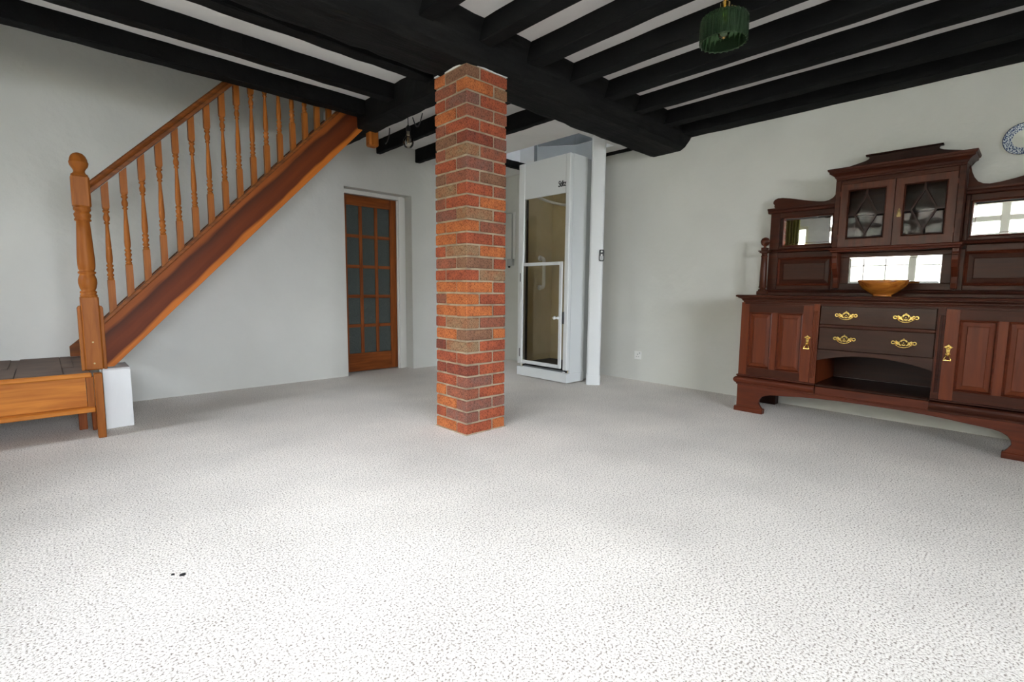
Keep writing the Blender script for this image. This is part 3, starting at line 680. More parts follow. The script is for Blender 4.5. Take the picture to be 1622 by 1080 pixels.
arc = [(3.755, 3.742, 1.945), (3.80, 3.722, 1.922), (3.85, 3.696, 1.900), (3.89, 3.672, 1.884), (3.93, 3.640, 1.866), (3.96, 3.60, 1.850), (3.98, 3.555, 1.836), (3.993, 3.50, 1.820), (4.0, 3.438, 1.808), (4.0, 3.36, 1.808), (3.993, 3.30, 1.820), (3.98, 3.245, 1.836), (3.93, 3.18, 1.866)]
obj('cab_roof_rim', MB().tube(arc, 0.014, 8), M['white_pl'], lf)
obj('dark_edge', MB().box(x0+0.032, x0+0.05, 3.728, 3.744, 0.15, 1.86), M['dark'], lf)
gy = 3.62
obj('grab_rail', MB().tube([(4.0, yB_-0.036, 1.275), (4.0, yB_-0.075, 1.275), (4.0, yB_-0.095, 1.262), (4.0, yB_-0.10, 1.24), (4.0, yB_-0.10, 0.99), (4.0, yB_-0.095, 0.968), (4.0, yB_-0.075, 0.955), (4.0, yB_-0.036, 0.955)], 0.0195, 10).lathe([(0.03, 0), (0.03, -0.012)], (4.0, yB_-0.036, 1.275), 12, 'y').lathe([(0.03, 0), (0.03, -0.012)], (4.0, yB_-0.036, 0.955), 12, 'y'), M['white_pl'], lf)
# name on the top panel
tcu = bpy.data.curves.new('lettering', 'FONT'); tcu.body = 'Stiltz'; tcu.size = 0.062; tcu.shear = 0.12; tcu.offset = 0.0014; tcu.extrude = 0.0004; tcu.space_character = 0.86
tmp = bpy.data.objects.new('lettering_curve', tcu); COL.objects.link(tmp)
bpy.context.view_layer.update()
me = bpy.data.meshes.new_from_object(tmp.evaluated_get(bpy.context.evaluated_depsgraph_get())); bpy.data.objects.remove(tmp)
wmax = max(v.co.x for v in me.vertices); hmax = max(v.co.y for v in me.vertices)
for v in me.vertices:
    a, b_, c = v.co
    v.co = (c, -a*0.104/wmax, b_*0.056/hmax)
me.materials.append(M['dark'])
lt = bpy.data.objects.new('lettering', me); COL.objects.link(lt); lt.parent = lf; lt.location = (x0+0.0072-4.05, 3.287-3.48, 1.927)
# guide rails in the opening above
obj('guide_rail', MB().cbox(4.10, 4.15, 3.965, 4.01, 2.2, 3.69, 0.006), M['grey_metal'], lf)
obj('guide_rail', MB().cbox(4.06, 4.10, 3.90, 3.93, 2.2, 3.69, 0.006), M['white_grey'], lf)
for (z0_, z1_, m_) in ((2.25, 2.475, 'white_grey'), (2.483, 3.69, 'grey_metal')):
    obj('shaft_sheet', MB().box(4.245, 4.257, 3.31, 3.53, z0_, z1_), M[m_], lf)
    obj('shaft_sheet', MB().prism([(4.245, 3.532), (4.257, 3.532), (4.02, 3.87), (4.01, 3.86)], 'z', z0_, z1_), M[m_], lf)
# the round-edged post beside the lift
def rrect(cx, cy, hx, hy, r, n=5):
    P = []
    for (sx_, sy_, a0) in ((1, 1, 0), (-1, 1, 90), (-1, -1, 180), (1, -1, 270)):
        for k in range(n+1):
            a = math.radians(a0+90*k/n); P.append((cx+sx_*(hx-r)+r*math.cos(a), cy+sy_*(hy-r)+r*math.sin(a)))
    return P
rl = thing('lift_rail_post', (3.93, 2.975, 0), 'white rounded rail post standing right of the lift', 'post')
RX, RY = 3.93, 2.975
def rotp(P, ang):
    c_, s_ = math.cos(ang), math.sin(ang); return [(RX+(x-RX)*c_-(y-RY)*s_, RY+(x-RX)*s_+(y-RY)*c_) for x, y in P]
obj('post_body', MB().prism(rotp(rrect(RX, RY, 0.052, 0.066, 0.022), math.radians(38)), 'z', 0.0, 2.376, True), M['white_metal'], rl)
obj('post_foot', MB().prism(rotp(rrect(RX, RY, 0.057, 0.070, 0.020), math.radians(38)), 'z', 0.0, 0.095, True), M['white_metal'], rl)
rm = thing('call_remote', (3.835, 2.855, 1.26), 'small black two-button remote fixed to the lift post', 'remote')
ang = math.radians(38)
e1 = Vector((-math.sin(ang), math.cos(ang), 0)); nrm = Vector((-math.cos(ang), -math.sin(ang), 0))
pc = Vector((RX, RY, 0))+nrm*0.052-e1*0.050
def plate_on(mb, hw_, z0, z1, d0, d1, r=0.012, du=0.0):
    P = rrect(du, (z0+z1)/2, hw_, (z1-z0)/2, r); n_ = len(P)
    vs = [tuple(pc+e1*u+nrm*d+Vector((0, 0, w))) for d in (d0, d1) for u, w in P]
    mb.add(vs, [tuple(range(n_)), tuple(range(2*n_-1, n_-1, -1))]+[(i, (i+1) % n_, n_+(i+1) % n_, n_+i) for i in range(n_)])
    return mb
obj('remote_body', plate_on(MB(), 0.024, 1.208, 1.318, 0.001, 0.018), M['dark'], rm)
obj('remote_face', plate_on(MB(), 0.016, 1.218, 1.262, 0.0185, 0.020), M['grey_pl'], rm)
for zc_ in (1.262+0.006, 1.300): obj('button', plate_on(MB(), 0.009, zc_-0.009, zc_+0.009, 0.0185, 0.022, 0.0088), M['white_pl'], rm)

# ------------------------------------------------------------------ small wall fittings
sk_ = thing('wall_socket', (XR, 2.803, 0.263), 'single white electric socket low on the right wall', 'socket')
obj('socket_plate', MB().cbox(XR-0.010, XR-0.001, 2.760, 2.846, 0.220, 0.306, 0.003), M['white_pl'], sk_)
ho = MB().box(XR-0.0108, XR-0.0101, 2.799, 2.805, 0.268, 0.278)
for s_ in (-1, 1): ho.box(XR-0.0108, XR-0.0101, 2.802+s_*0.012-0.004, 2.802+s_*0.012+0.004, 0.247, 0.252)
obj('pin_holes', ho, M['dark'], sk_); obj('rocker', MB().cbox(XR-0.013, XR-0.0101, 2.772, 2.784, 0.278, 0.296, 0.002), M['grey_pl'], sk_)
sw = thing('pull_switch', (XR, 4.72, 1.28), 'grey isolator box under a thin conduit left of the lift', 'switch')
obj('switch_box', MB().cbox(XR-0.045, XR-0.001, 4.68, 4.79, 1.235, 1.325, 0.008), M['grey_pl'], sw)
obj('gland', MB().lathe([(0.016, 0), (0.018, -0.012), (0.012, -0.022)], (XR-0.022, 4.762, 1.235), 10), M['dark'], sw)
obj('conduit', MB().tube([(XR-0.014, 4.72, 1.325), (XR-0.014, 4.72, 1.90), (XR-0.014, 4.74, 1.912), (XR-0.014, 4.935, 1.912)], 0.007, 6), M['grey_pl'], sw)
obj('cover_strip', MB().box(XR-0.012, XR-0.001, 4.665, 4.70, 1.326, 1.92), M['white_pl'], sw)

# blue and white plate on the wall
M['china'] = bpy.data.materials.new('blue_white_china')
m = M['china']; m.use_nodes = True; nn = m.node_tree.nodes; LL = m.node_tree.links; b = nn['Principled BSDF']; b.inputs['Roughness'].default_value = 0.15
t = nn.new('ShaderNodeTexCoord'); sp = nn.new('ShaderNodeSeparateXYZ'); LL.new(t.outputs['Object'], sp.inputs[0])
at = nn.new('ShaderNodeMath'); at.operation = 'ARCTAN2'; LL.new(sp.outputs['Y'], at.inputs[0]); LL.new(sp.outputs['Z'], at.inputs[1])
le = nn.new('ShaderNodeVectorMath'); le.operation = 'LENGTH'; LL.new(t.outputs['Object'], le.inputs[0])
cmb = nn.new('ShaderNodeCombineXYZ')
mu = nn.new('ShaderNodeMath'); mu.operation = 'MULTIPLY'; mu.inputs[1].default_value = 4.2; LL.new(at.outputs[0], mu.inputs[0])
mu2 = nn.new('ShaderNodeMath'); mu2.operation = 'MULTIPLY'; mu2.inputs[1].default_value = 55; LL.new(le.outputs['Value'], mu2.inputs[0])
LL.new(mu.outputs[0], cmb.inputs[0]); LL.new(mu2.outputs[0], cmb.inputs[1])
nz = nn.new('ShaderNodeTexNoise'); nz.inputs['Scale'].default_value = 2.2; nz.inputs['Detail'].default_value = 3; LL.new(cmb.outputs[0], nz.inputs['Vector'])
cr = nn.new('ShaderNodeValToRGB'); cr.color_ramp.elements[0].position = 0.46; cr.color_ramp.elements[0].color = (0.62, 0.68, 0.70, 1); cr.color_ramp.elements[1].position = 0.54; cr.color_ramp.elements[1].color = (0.03, 0.06, 0.16, 1)
LL.new(nz.outputs['Fac'], cr.inputs[0])
rg = nn.new('ShaderNodeValToRGB'); rg.color_ramp.interpolation = 'CONSTANT'
e = rg.color_ramp.elements; e[0].position = 0; e[0].color = (0, 0, 0, 1); e[1].position = 0.53; e[1].color = (1, 1, 1, 1)
dv = nn.new('ShaderNodeMath'); dv.operation = 'MULTIPLY'; dv.inputs[1].default_value = 10; LL.new(le.outputs['Value'], dv.inputs[0]); LL.new(dv.outputs[0], rg.inputs[0])
mx = nn.new('ShaderNodeMixRGB'); mx.inputs[1].default_value = (0.60, 0.62, 0.56, 1); LL.new(rg.outputs[0], mx.inputs[0]); LL.new(cr.outputs[0], mx.inputs[2])
gt = nn.new('ShaderNodeMath'); gt.operation = 'GREATER_THAN'; gt.inputs[1].default_value = 0.0935; LL.new(le.outputs['Value'], gt.inputs[0])
mx2 = nn.new('ShaderNodeMixRGB'); mx2.inputs[2].default_value = (0.02, 0.04, 0.11, 1); LL.new(gt.outputs[0], mx2.inputs[0]); LL.new(mx.outputs[0], mx2.inputs[1])
LL.new(mx2.outputs[0], b.inputs['Base Color'])
plo = obj('wall_plate_china', MB().lathe([(0.001, -0.006), (0.052, -0.006), (0.06, -0.010), (0.085, -0.017), (0.094, -0.020), (0.0955, -0.018), (0.094, -0.014), (0.06, -0.003), (0.05, -0.001), (0.001, -0.001)], (XR, 0.134, 1.886), 48, 'x'), M['china'], None, (XR, 0.134, 1.886))
plo.name = 'china_plate'
tag(plo, 'blue and white china plate hung high on the right wall', 'plate')

# clear bulb on a flex
bu = thing('bare_bulb', (2.30, 3.72, 2.15), 'clear filament bulb hanging from the ceiling by the stairs', 'light bulb')
obj('bulb_glass', MB().lathe([(0.013, 0.070), (0.015, 0.058), (0.026, 0.036), (0.041, 0.010), (0.045, -0.008), (0.042, -0.028), (0.030, -0.046), (0.012, -0.054), (0.001, -0.055)], (2.30, 3.72, 2.155), 20), M['bulb_glass'], bu)
obj('bulb_cap', MB().lathe([(0.013, 0.050), (0.014, 0.060), (0.014, 0.082), (0.010, 0.086)], (2.30, 3.72, 2.155), 14), M['fil'], bu)
obj('lamp_holder', MB().lathe([(0.017, 0.080), (0.019, 0.086), (0.019, 0.115), (0.011, 0.125), (0.004, 0.135)], (2.30, 3.72, 2.155), 14), M['dark'], bu)
obj('filament', MB().tube([(2.294, 3.72, 2.19), (2.287, 3.71, 2.155), (2.297, 3.726, 2.135), (2.306, 3.714, 2.135), (2.313, 3.73, 2.155), (2.306, 3.72, 2.19)], 0.0022, 6), M['brass'], bu)
fx = [(2.30, 3.72, 2.285), (2.298, 3.72, 2.35), (2.29, 3.715, 2.42), (2.27, 3.70, 2.484)]
obj('flex', MB().tube(fx, 0.0035, 6), M['dark'], bu)
lp = []
for i in range(11):
    a = i/10; y = 3.50-0.14*a; lp.append((2.206, y, 2.274-0.085*math.sin(math.pi*a)))
obj('cable_loop', MB().tube(lp, 0.0045, 6), M['dark'], bu)
obj('cable_loop', MB().tube([(2.206, 3.86, 2.274), (2.212, 3.872, 2.245), (2.225, 3.91, 2.212), (2.24, 3.965, 2.188), (2.262, 4.03, 2.19)], 0.0045, 6), M['dark'], bu)

# green glass pendant
LX, LY, LZ = 2.345, 1.085, 2.068
gp = thing('pendant_lamp', (LX, LY, LZ), 'green ribbed glass pendant lamp with a brass holder', 'lamp')
pr = []; seg = 96
def shade_ring(r, z, phase=0.0, amp=0.0022):
    return [(LX+(r+amp*math.cos(k*2*math.pi/seg*24))*math.cos(2*math.pi*k/seg+phase*0), LY+(r+amp*math.cos(k*2*math.pi/seg*24))*math.sin(2*math.pi*k/seg), LZ+z) for k in range(seg)]
levels = []
H_ = 0.110; R0 = 0.101
nz_ = 30
vs = []
for i in range(nz_+1):
    z = H_*i/nz_
    for k in range(seg):
        a = 2*math.pi*k/seg
        rib = 0.0030*math.cos(a*24)
        zig = 0.0028*(1 if (i+(1 if math.cos(a*24) > 0 else 0)) % 2 else -1) * (abs(math.cos(a*24)))
        r = R0+rib+zig
        if z > H_-0.02: r -= (z-(H_-0.02))**2*18
        vs.append((LX+r*math.cos(a), LY+r*math.sin(a), LZ+z))
fs = []
for i in range(nz_):
    for k in range(seg):
        k2 = (k+1) % seg; fs.append((i*seg+k, i*seg+k2, (i+1)*seg+k2, (i+1)*seg+k))
# shoulder in to the neck
b0 = nz_*seg
for (r, z) in ((0.080, H_+0.004), (0.05, H_+0.008), (0.026, H_+0.010), (0.024, H_+0.014)):
    o_ = len(vs)
    for k in range(seg):
        a = 2*math.pi*k/seg; vs.append((LX+r*math.cos(a), LY+r*math.sin(a), LZ+z))
    for k in range(seg):
        k2 = (k+1) % seg; fs.append((b0+k, b0+k2, o_+k2, o_+k))
    b0 = o_
mb = MB(); mb.add(vs, fs, True)
sho = obj('lamp_shade', mb, M['green'], gp)
sd = sho.modifiers.new('thickness', 'SOLIDIFY'); sd.thickness = 0.004; sd.offset = -1
obj('lamp_holder', MB().lathe([(0.022, H_-0.02), (0.022, H_+0.012), (0.028, H_+0.016), (0.028, H_+0.024), (0.021, H_+0.028), (0.021, H_+0.060), (0.012, H_+0.068), (0.005, H_+0.078)], (LX, LY, LZ), 20), M['brass'], gp)
obj('flex', MB().tube([(LX, LY, LZ+H_+0.074), (LX, LY, 2.34)], 0.0035, 6), M['brass_old'], gp)
obj('ceiling_rose', MB().lathe([(0.045, 0), (0.045, -0.008), (0.02, -0.022), (0.006, -0.024)], (LX, LY, 2.349), 20), M['brass'], gp)
obj('bulb', MB().lathe([(0.013, H_-0.02), (0.014, H_-0.03), (0.025, H_-0.055), (0.027, H_-0.068), (0.020, H_-0.086), (0.001, H_-0.094)], (LX, LY, LZ), 16), M['bulb_glass'], gp)
for (a, r) in ((0.5, 0.036),):
    obj('shade_clip', MB().tube([(LX+0.02, LY-0.02, LZ+H_+0.05), (LX+0.034, LY-0.034, LZ+H_+0.045), (LX+0.036, LY-0.036, LZ+H_+0.016)], 0.004, 6), M['brass'], gp)

# ------------------------------------------------------------------ sideboard
YC = 0.717
sb = thing('sideboard', (4.17, YC, 0), 'antique mahogany mirror-backed sideboard against the right wall', 'sideboard')
Fx = 3.93
def yy(h): return YC+h
def P(name, mb, m, parent=sb, bevel=0.0): return obj(name, mb, M[m], parent, None, bevel)
# apron with bracket feet
half = [(0.848, 0.0), (0.655, 0.0), (0.655, 0.035), (0.672, 0.055), (0.686, 0.082), (0.682, 0.105), (0.668, 0.128), (0.640, 0.145), (0.600, 0.156), (0.50, 0.165), (0.40, 0.175), (0.30, 0.182), (0.15, 0.187), (0.0, 0.188)]
ap = [(yy(h), z) for h, z in half] + [(yy(-h), z) for h, z in half[::-1][1:]] + [(yy(-0.848), 0.208), (yy(0.848), 0.208)]
P('apron', MB().prism(ap, 'x', Fx-0.001, Fx+0.028), 'mah_red', bevel=0.002)
for s_ in (1, -1):
    P('foot_shoe', MB().prism([(Fx-0.012, 0), (Fx-0.012, 0.030), (Fx-0.003, 0.037), (Fx+0.04, 0.037), (Fx+0.04, 0)], 'y', yy(s_*0.650), yy(s_*0.862)), 'mah_red', bevel=0.002)
    P('side_apron', MB().prism([(Fx+0.029, 0), (Fx+0.12, 0), (Fx+0.10, 0.10), (Fx+0.16, 0.15), (4.32, 0.15), (4.35, 0.10), (4.345, 0), (4.42, 0), (4.42, 0.208), (Fx+0.029, 0.208)], 'y', yy(s_*0.822), yy(s_*0.848)), 'mah_red')
    P('back_foot', MB().cbox(4.345, 4.42, yy(s_*0.70), yy(s_*0.82), 0, 0.207, 0.004), 'mah_dark')
# plinth mouldings either side of the recess, shelf edge between
tor = [(0.0, 0.208), (0.008, 0.212), (0.008, 0.220), (0.016, 0.226), (0.024, 0.238), (0.026, 0.250), (0.022, 0.262), (0.012, 0.270), (0.004, 0.272), (0.004, 0.278), (0.010, 0.280), (0.010, 0.287), (-0.02, 0.288)]
for s_ in (1, -1):
    mb = MB(); n = len(tor); vs = []
    for o_, z in tor: vs += [(Fx-o_, yy(s_*0.313), z), (Fx-o_, yy(s_*(0.848+o_)), z), (4.42, yy(s_*(0.848+o_)), z)]
    fs = []
    for i in range(n-1):
        for k in range(2): fs.append((i*3+k, i*3+k+1, (i+1)*3+k+1, (i+1)*3+k))
    fs.append([i*3 for i in range(n)] + [])
    mb.add(vs, fs, False); mb.box(Fx-0.004, 4.42, yy(s_*0.313), yy(s_*0.846), 0.209, 0.286)
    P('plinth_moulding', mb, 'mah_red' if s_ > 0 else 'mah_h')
P('shelf_front', MB().cbox(Fx+0.002, Fx+0.03, yy(-0.312), yy(0.312), 0.209, 0.268, 0.002).cbox(Fx-0.004, Fx+0.03, yy(-0.312), yy(0.312), 0.209, 0.217, 0.002), 'mah_red')
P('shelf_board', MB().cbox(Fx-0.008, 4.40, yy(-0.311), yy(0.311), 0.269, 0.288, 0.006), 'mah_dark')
# carcass
for s_ in (1, -1):
    P('side_panel', MB().box(Fx+0.002, 4.42, yy(s_*0.825), yy(s_*0.848), 0.288, 0.85), 'mah_v')
    P('niche_side', MB().box(Fx+0.004, 4.40, yy(s_*0.314), yy(s_*0.330), 0.289, 0.85), 'mah_v')
    # fluted pilaster
    pts = []
    y0, y1 = yy(s_*0.314), yy(s_*0.351)
    n = 4; w = (y1-y0)
    prof_ = [(Fx+0.02, y0), (Fx, y0), (Fx, y0+w*0.12)]
    for k in range(3):
        a = 0.12+k*0.26
        prof_ += [(Fx, y0+w*(a+0.03)), (Fx+0.005, y0+w*(a+0.07)), (Fx+0.005, y0+w*(a+0.19)), (Fx, y0+w*(a+0.23))]
    prof_ += [(Fx, y1), (Fx+0.02, y1)]
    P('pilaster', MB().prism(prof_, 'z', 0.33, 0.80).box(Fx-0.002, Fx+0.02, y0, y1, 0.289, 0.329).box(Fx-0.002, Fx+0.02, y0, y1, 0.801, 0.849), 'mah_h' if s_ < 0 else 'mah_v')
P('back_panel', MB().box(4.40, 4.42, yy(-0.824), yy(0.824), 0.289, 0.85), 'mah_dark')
def raised(mb, y0, y1, z0, z1, xr, xf, bev):
    """raised-and-fielded panel: edge lies at xr, field stands at xf"""
    vs = [(xr, y0, z0), (xr, y1, z0), (xr, y1, z1), (xr, y0, z1), (xf+0.003, y0+bev, z0+bev), (xf+0.003, y1-bev, z0+bev), (xf+0.003, y1-bev, z1-bev), (xf+0.003, y0+bev, z1-bev)]
    d = 0.003
    vs += [(xf, y0+bev+d, z0+bev+d), (xf, y1-bev-d, z0+bev+d), (xf, y1-bev-d, z1-bev-d), (xf, y0+bev+d, z1-bev-d)]
    vs += [(xr+0.006, y0, z0), (xr+0.006, y1, z0), (xr+0.006, y1, z1), (xr+0.006, y0, z1)]
    fs = []
    for a in (0, 4):
        for i in range(4): fs.append((a+i, a+(i+1) % 4, a+4+(i+1) % 4, a+4+i))
    fs.append((8, 9, 10, 11)); fs.append((12, 13, 14, 15))
    for i in range(4): fs.append((i, (i+1) % 4, 12+(i+1) % 4, 12+i))
    return mb.add(vs, fs)
def mould(mb, y0, y1, z0, z1, xo, xi, w):
    """mitred bead round an opening: proud outer edge xo, sunk inner edge xi"""
    o4 = [(y0, z0), (y1, z0), (y1, z1), (y0, z1)]; m4 = [(y0+w*.45, z0+w*.45), (y1-w*.45, z0+w*.45), (y1-w*.45, z1-w*.45), (y0+w*.45, z1-w*.45)]
    i4 = [(y0+w, z0+w), (y1-w, z0+w), (y1-w, z1-w), (y0+w, z1-w)]
    vs = [(xo+0.002, a, b_) for a, b_ in o4]+[(xo-0.003, a, b_) for a, b_ in m4]+[(xi, a, b_) for a, b_ in i4]+[(xi+0.004, a, b_) for a, b_ in i4]+[(xi+0.004, a, b_) for a, b_ in o4]
    fs = []
    for r in range(4):
        for i in range(4): fs.append((r*4+i, r*4+(i+1) % 4, (r+1)*4+(i+1) % 4, (r+1)*4+i))
    for i in range(4): fs.append((i, (i+1) % 4, 16+(i+1) % 4, 16+i))
    return mb.add(vs, fs)
def pendant_handle(yc, zc, parent, xf):
    h = MB()
    h.prism([(yc-0.010, zc+0.040), (yc-0.022, zc+0.033), (yc-0.010, zc+0.026), (yc-0.007, zc+0.0), (yc-0.012, zc-0.010), (yc, zc-0.020), (yc+0.012, zc-0.010), (yc+0.007, zc), (yc+0.010, zc+0.026), (yc+0.022, zc+0.033), (yc+0.010, zc+0.040), (yc, zc+0.050)], 'x', xf-0.004, xf-0.0005)
    h.sphere((xf-0.012, yc, zc+0.028), 0.0085, 10, 6); h.sphere((xf-0.012, yc, zc-0.006), 0.009, 10, 6)
    h.tube([(xf-0.014, yc-0.003, zc-0.008), (xf-0.018, yc-0.016, zc-0.040), (xf-0.020, yc-0.018, zc-0.046), (xf-0.020, yc+0.018, zc-0.046), (xf-0.018, yc+0.016, zc-0.040), (xf-0.014, yc+0.003, zc-0.008)], 0.0035, 6)
    return obj('door_handle', h, M['brass'], parent)
def ringframe(mb, xa, xb, y0, y1, z0, z1, p0, p1, q0, q1):
    vs = [(x, a, b_) for x in (xa, xb) for a, b_ in ((y0, z0), (y1, z0), (y1, z1), (y0, z1), (p0, q0), (p1, q0), (p1, q1), (p0, q1))]
    fs = []
    for i in range(4):
        j = (i+1) % 4
        fs += [(i, j, 4+j, 4+i), (8+j, 8+i, 12+i, 12+j), (j, i, 8+i, 8+j), (4+i, 4+j, 12+j, 12+i)]
    return mb.add(vs, fs)
def base_door(s_, my):
    a, b_ = sorted((yy(s_*0.353), yy(s_*0.844)))
    z0, z1 = 0.289, 0.838
    L_ = lambda t: (yy(s_*t))
    xf, xb = Fx-0.001, Fx+0.019
    d = P('cupboard_door', MB().box(xb+0.0005, xb+0.006, a, b_, z0, z1), 'mah_dark')
    p0, p1 = sorted((L_(0.4162), L_(0.7878)))
    for (c0, c1) in ((z0, 0.350), (0.777, z1)): obj('rail', MB().box(xf, xb, p0, p1, c0, c1), M['mah_h'], d)
    for (u, w) in ((0.353, 0.416), (0.788, 0.844)): obj('stile', MB().box(xf, xb, *sorted((L_(u), L_(w))), z0, z1), M['mah_v'], d)
    obj('muntin', MB().box(xf, xb, *sorted((L_(0.583), L_(0.622))), 0.3502, 0.7768), M['mah_v'], d)
    for (u, w) in ((0.416, 0.583), (0.622, 0.788)):
        p0, p1 = sorted((L_(u), L_(w)))
        obj('panel_moulding', mould(MB(), p0, p1, 0.350, 0.777, xf, xf+0.012, 0.014), M['mah_red'], d)
        obj('door_panel', raised(MB(), p0+0.012, p1-0.012, 0.362, 0.765, xf+0.011, xf+0.003, 0.024), M['mah_p'], d)
    pendant_handle(yy(s_*0.378), 0.578, d, xf)
    kh = MB().lathe([(0.006, 0), (0.006, -0.003)], (xf, yy(s_*0.362), 0.575), 8, 'x')
    return d
base_door(1, 0); base_door(-1, 0)
# drawers with brass bail handles
def bail(yc, zc, xf, parent):
    h = MB()
    # pierced batwing plate: ring, two arms, two end rings
    def ring(cy, cz, ro, ri, d=0.003, n=14):
        vs = []
        for x in (xf-d, xf-0.0003):
            for r in (ro, ri):
                for k in range(n):
                    a_ = 2*math.pi*k/n; vs.append((x, cy+r*math.cos(a_), cz+r*math.sin(a_)))
        fs = []
        for k in range(n):
            k2 = (k+1) % n
            fs += [(k, k2, n+k2, n+k), (k2, k, 2*n+k, 2*n+k2), (n+k, n+k2, 3*n+k2, 3*n+k)]
        h.add(vs, fs)
    ring(yc, zc+0.003, 0.021, 0.0125)
    for s_ in (-1, 1):
        h.prism([(yc+s_*0.016, zc+0.010), (yc+s_*0.028, zc+0.006), (yc+s_*0.038, zc+0.014), (yc+s_*0.046, zc+0.008), (yc+s_*0.048, zc-0.004), (yc+s_*0.040, zc-0.016), (yc+s_*0.028, zc-0.010), (yc+s_*0.016, zc-0.018), (yc+s_*0.006, zc-0.016)], 'x', xf-0.003, xf-0.0004)
        ring(yc+s_*0.054, zc+0.001, 0.0115, 0.006)
        h.sphere((xf-0.007, yc+s_*0.040, zc-0.001), 0.007, 10, 6)
    h.prism([(yc-0.010, zc+0.020), (yc, zc+0.030), (yc+0.010, zc+0.020)], 'x', xf-0.003, xf-0.0004)
    h.sphere((xf-0.006, yc, zc+0.001), 0.006, 8, 6)
    path = []
    for k in range(13):
        t_ = -1+2*k/12; path.append((xf-0.012-0.006*(1-t_*t_), yc+0.044*t_, zc-0.006-0.021*(1-abs(t_)**2.4)))
    h.tube(path, [0.0024+0.0016*(1-abs(-1+2*k/12)) for k in range(13)], 6)
    return obj('drawer_handle', h, M['brass'], parent)
for (z0, z1, zc_) in ((0.711, 0.838, 0.777), (0.537, 0.689, 0.617)):
    d = P('drawer', MB().cbox(Fx+0.003, Fx+0.40, yy(-0.3105), yy(0.3105), z0, z1, 0.003), 'mah_d')
    for yv in (0.874, 0.554): bail(yv, zc_, Fx+0.003, d)
P('drawer_rail', MB().cbox(Fx+0.001, Fx+0.03, yy(-0.313), yy(0.313), 0.690, 0.710, 0.003), 'mah_h')
arch = [(yy(-0.313), 0.535), (yy(-0.313), 0.455)]
for k in range(21):
    h = -0.313+0.626*k/20; arch.append((yy(h), 0.455+0.052*(1-(h/0.313)**2)))
arch += [(yy(0.313), 0.455), (yy(0.313), 0.535)]
ax_ = []
for p_ in arch:
    if not ax_ or (abs(ax_[-1][0]-p_[0])+abs(ax_[-1][1]-p_[1])) > 1e-5: ax_.append(p_)
P('arched_rail', MB().prism(ax_, 'x', Fx+0.002, Fx+0.024), 'mah_d', bevel=0.002)
P('frame_top_rail', MB().box(Fx+0.003, Fx+0.03, yy(-0.824), yy(0.824), 0.8385, 0.8505), 'mah_h')
# worktop
wt = [(0.0, 0.851), (0.003, 0.862), (0.010, 0.867), (0.010, 0.873), (0.018, 0.880), (0.030, 0.885), (0.034, 0.886), (0.034, 0.890), (0.044, 0.893), (0.046, 0.899), (0.044, 0.905), (0.036, 0.907)]
P('worktop', MB().sweep(wt, Fx, 4.43, YC, 0.834), 'mah_h')
# upper back
Bx = 4.385
P('back_board', MB().box(Bx, 4.42, yy(-0.83), yy(0.83), 0.908, 1.60), 'mah_dark')
P('base_rail', MB().prism([(Bx-0.05, 0.908), (Bx-0.05, 0.928), (Bx-0.035, 0.936), (Bx-0.03, 0.950), (Bx, 0.952), (Bx, 0.908)], 'y', yy(-0.83), yy(0.83)), 'mah_h')
xF = Bx-0.016
